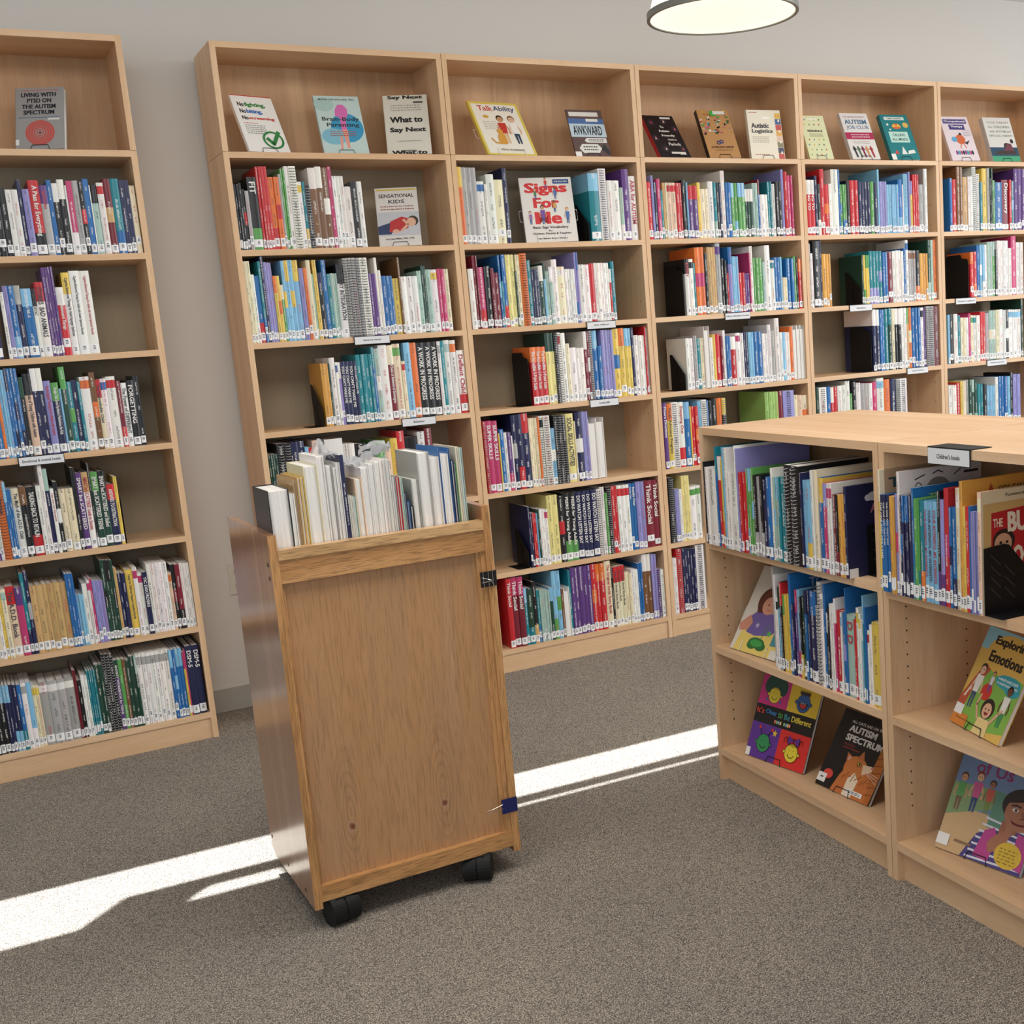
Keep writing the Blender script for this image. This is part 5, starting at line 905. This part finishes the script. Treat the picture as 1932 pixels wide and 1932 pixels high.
# ------------------------------------------------------------------ wall outlet
t = thing('wall_outlet', 'white duplex outlet plate low on the wall behind the cart', 'outlet', (-.128, WY, .498))
b = MB(); b.box(0, -.005, 0, .082, -.0002, .132); beveled(part('cover_plate', b, plain('outlet_plastic', H('cfc9bd'), .35), t, attrs=False), .0015)
for z in (.036, .096):
    b = MB(); n = 24; b.prism([(.041 + .0165 * math.cos(2 * math.pi * k / n), z + .0165 * math.sin(2 * math.pi * k / n)) for k in range(n)], -.0065, -.004, lambda a, c, d: (a, d, c)); f = part('socket', b, plain('socket_plastic', H('c8c2b6'), .35), t, attrs=False)
    b = MB(); b.tube([(.041 + .0168 * math.cos(2 * math.pi * k / n), -.0062, z + .0168 * math.sin(2 * math.pi * k / n)) for k in range(n + 1)], .0007, n=4); part('socket_rim', b, BRASSY, t, attrs=False)
    b = MB()
    for sx in (-.006, .006): b.box(.041 + sx - .0009, -.0067, z - .003, .041 + sx + .0009, -.0064, z + .005)
    part('slot', b, BLACK, f, attrs=False)

# ------------------------------------------------------------------ pendant lamp
LX, LY, LZ, LR = 1.6245, -1.0233, 2.6, .2808
t = thing('pendant_lamp', 'large round pendant lamp with glowing white shade and grey rim, top of the photo', 'lamp', (LX, LY, LZ))
def ringmesh(prof, n=64, close=False):
    b = MB()
    for k in range(n):
        a, c = 2 * math.pi * k / n, 2 * math.pi * (k + 1) / n
        for (r0, z0), (r1, z1) in zip(prof, prof[1:]):
            b.face([(r0 * math.cos(a), r0 * math.sin(a), z0), (r0 * math.cos(c), r0 * math.sin(c), z0), (r1 * math.cos(c), r1 * math.sin(c), z1), (r1 * math.cos(a), r1 * math.sin(a), z1)])
    return b
part('rim', ringmesh([(LR - .012, 0), (LR, 0), (LR, .022), (LR - .012, .022), (LR - .012, 0)]), plain('rim_grey_metal', H('83847f'), .4, .5, .4), t, attrs=False)
part('shade', ringmesh([(LR - .01, .022), (LR - .06, .19), (LR - .08, .2), (.02, .205), (.02, .202), (LR - .082, .197), (LR - .063, .187), (LR - .013, .022), (LR - .01, .022)]), plain('shade_glow', (1, .92, .74), .5, .3, 0, 1.0), t, attrs=False)
b = MB(); n = 64; b.face([((LR - .012) * math.cos(2 * math.pi * k / n), (LR - .012) * math.sin(2 * math.pi * k / n), .004) for k in range(n)][::-1]); b.face([((LR - .012) * math.cos(2 * math.pi * k / n), (LR - .012) * math.sin(2 * math.pi * k / n), .008) for k in range(n)])
def glow():
    m, nt, bs = mat('diffuser_glow', .4, .3); tc = N(nt, 'ShaderNodeTexCoord'); ln = N(nt, 'ShaderNodeVectorMath', operation='LENGTH'); nt.links.new(tc.outputs['Object'], ln.inputs[0])
    r = ramp(nt, ln.outputs['Value'], [(0.0, (1, .86, .62)), (.2, (1, .89, .67)), (.28, (1, .93, .75))]); nt.links.new(r.outputs[0], bs.inputs['Emission Color']); bs.inputs['Emission Strength'].default_value = 1.0; bs.inputs['Base Color'].default_value = (.8, .75, .6, 1); return m
part('diffuser', b, glow(), t, attrs=False)
b = MB(); b.tube([(0, 0, .2), (0, 0, ZC - LZ - .002)], .004); part('suspension_cord', b, plain('cord_grey', H('70706c')), t, attrs=False)

# ------------------------------------------------------------------ clear plastic bag on the cart books
def bag():
    m, nt, bs = mat('thin_clear_plastic', .22, .5); bs.inputs['Base Color'].default_value = (.50, .51, .53, 1); bs.inputs['Alpha'].default_value = .66; bs.inputs['Transmission Weight'].default_value = 0.2
    n = N(nt, 'ShaderNodeTexNoise', i_Scale=30.0, i_Detail=3.0); tc = N(nt, 'ShaderNodeTexCoord'); nt.links.new(tc.outputs['Object'], n.inputs['Vector'])
    bp = N(nt, 'ShaderNodeBump'); bp.inputs['Strength'].default_value = .5; bp.inputs['Distance'].default_value = .004; nt.links.new(n.outputs[0], bp.inputs['Height']); nt.links.new(bp.outputs[0], bs.inputs['Normal'])
    t = thing('plastic_bag', 'crumpled clear plastic bag with a handle lying on top of the cart books', 'plastic bag', (-.158, -1.80, 1.178))
    b = MB(); nx, ny = 40, 22
    def P_(i, j):
        u = i / nx; v = j / ny; x = -.10 + .20 * u; y = -.06 + .12 * v
        wv = .55 + .45 * math.cos((u - .1) * 5)          # pinched in the middle
        y *= wv; z = .05 * math.exp(-((u - .14) / .13) ** 2) * (.4 + v * .6) + .018 + .012 * math.sin(9 * u + 6 * v) * math.cos(13 * v) + .006 * math.sin(31 * u - 17 * v) + .03 * u - .018 * math.exp(-((u - .55) / .2) ** 2)
        return (x, y, z + .004)
    for i in range(nx):
        for j in range(ny):
            b.face([P_(i, j), P_(i + 1, j), P_(i + 1, j + 1), P_(i, j + 1)])
            
    o = part('bag_sheet', b, m, t, attrs=False); md = o.modifiers.new('weld', 'WELD'); md.merge_threshold = .0001; o.modifiers.new('sub', 'SUBSURF').render_levels = 1
    for pl in o.data.polygons: pl.use_smooth = True
    b = MB()
    def strap(c, rx, ry, rz, w_):
        n = 26; pr = None
        for k in range(n + 1):
            a = -1.2 + 4.6 * k / n; p = Vector((c[0] + rx * math.cos(a), c[1] + ry * math.sin(a), c[2] + rz * math.sin(a)))
            q = p + Vector((0, .004, w_))
            if pr: b.face([pr[0], tuple(p), tuple(q), pr[1]])
            pr = (tuple(p), tuple(q))
    strap((.055, .0, .028), .036, .012, .022, .012); strap((.08, .03, .046), .026, .01, .012, .009)
    o = part('bag_handle', b, m, t, attrs=False)
    for pl in o.data.polygons: pl.use_smooth = True
bag()
for o in bpy.data.objects:
    if o.type == 'MESH' and o.data.name.startswith(('wheel', 'rim', 'shade')):
        pass
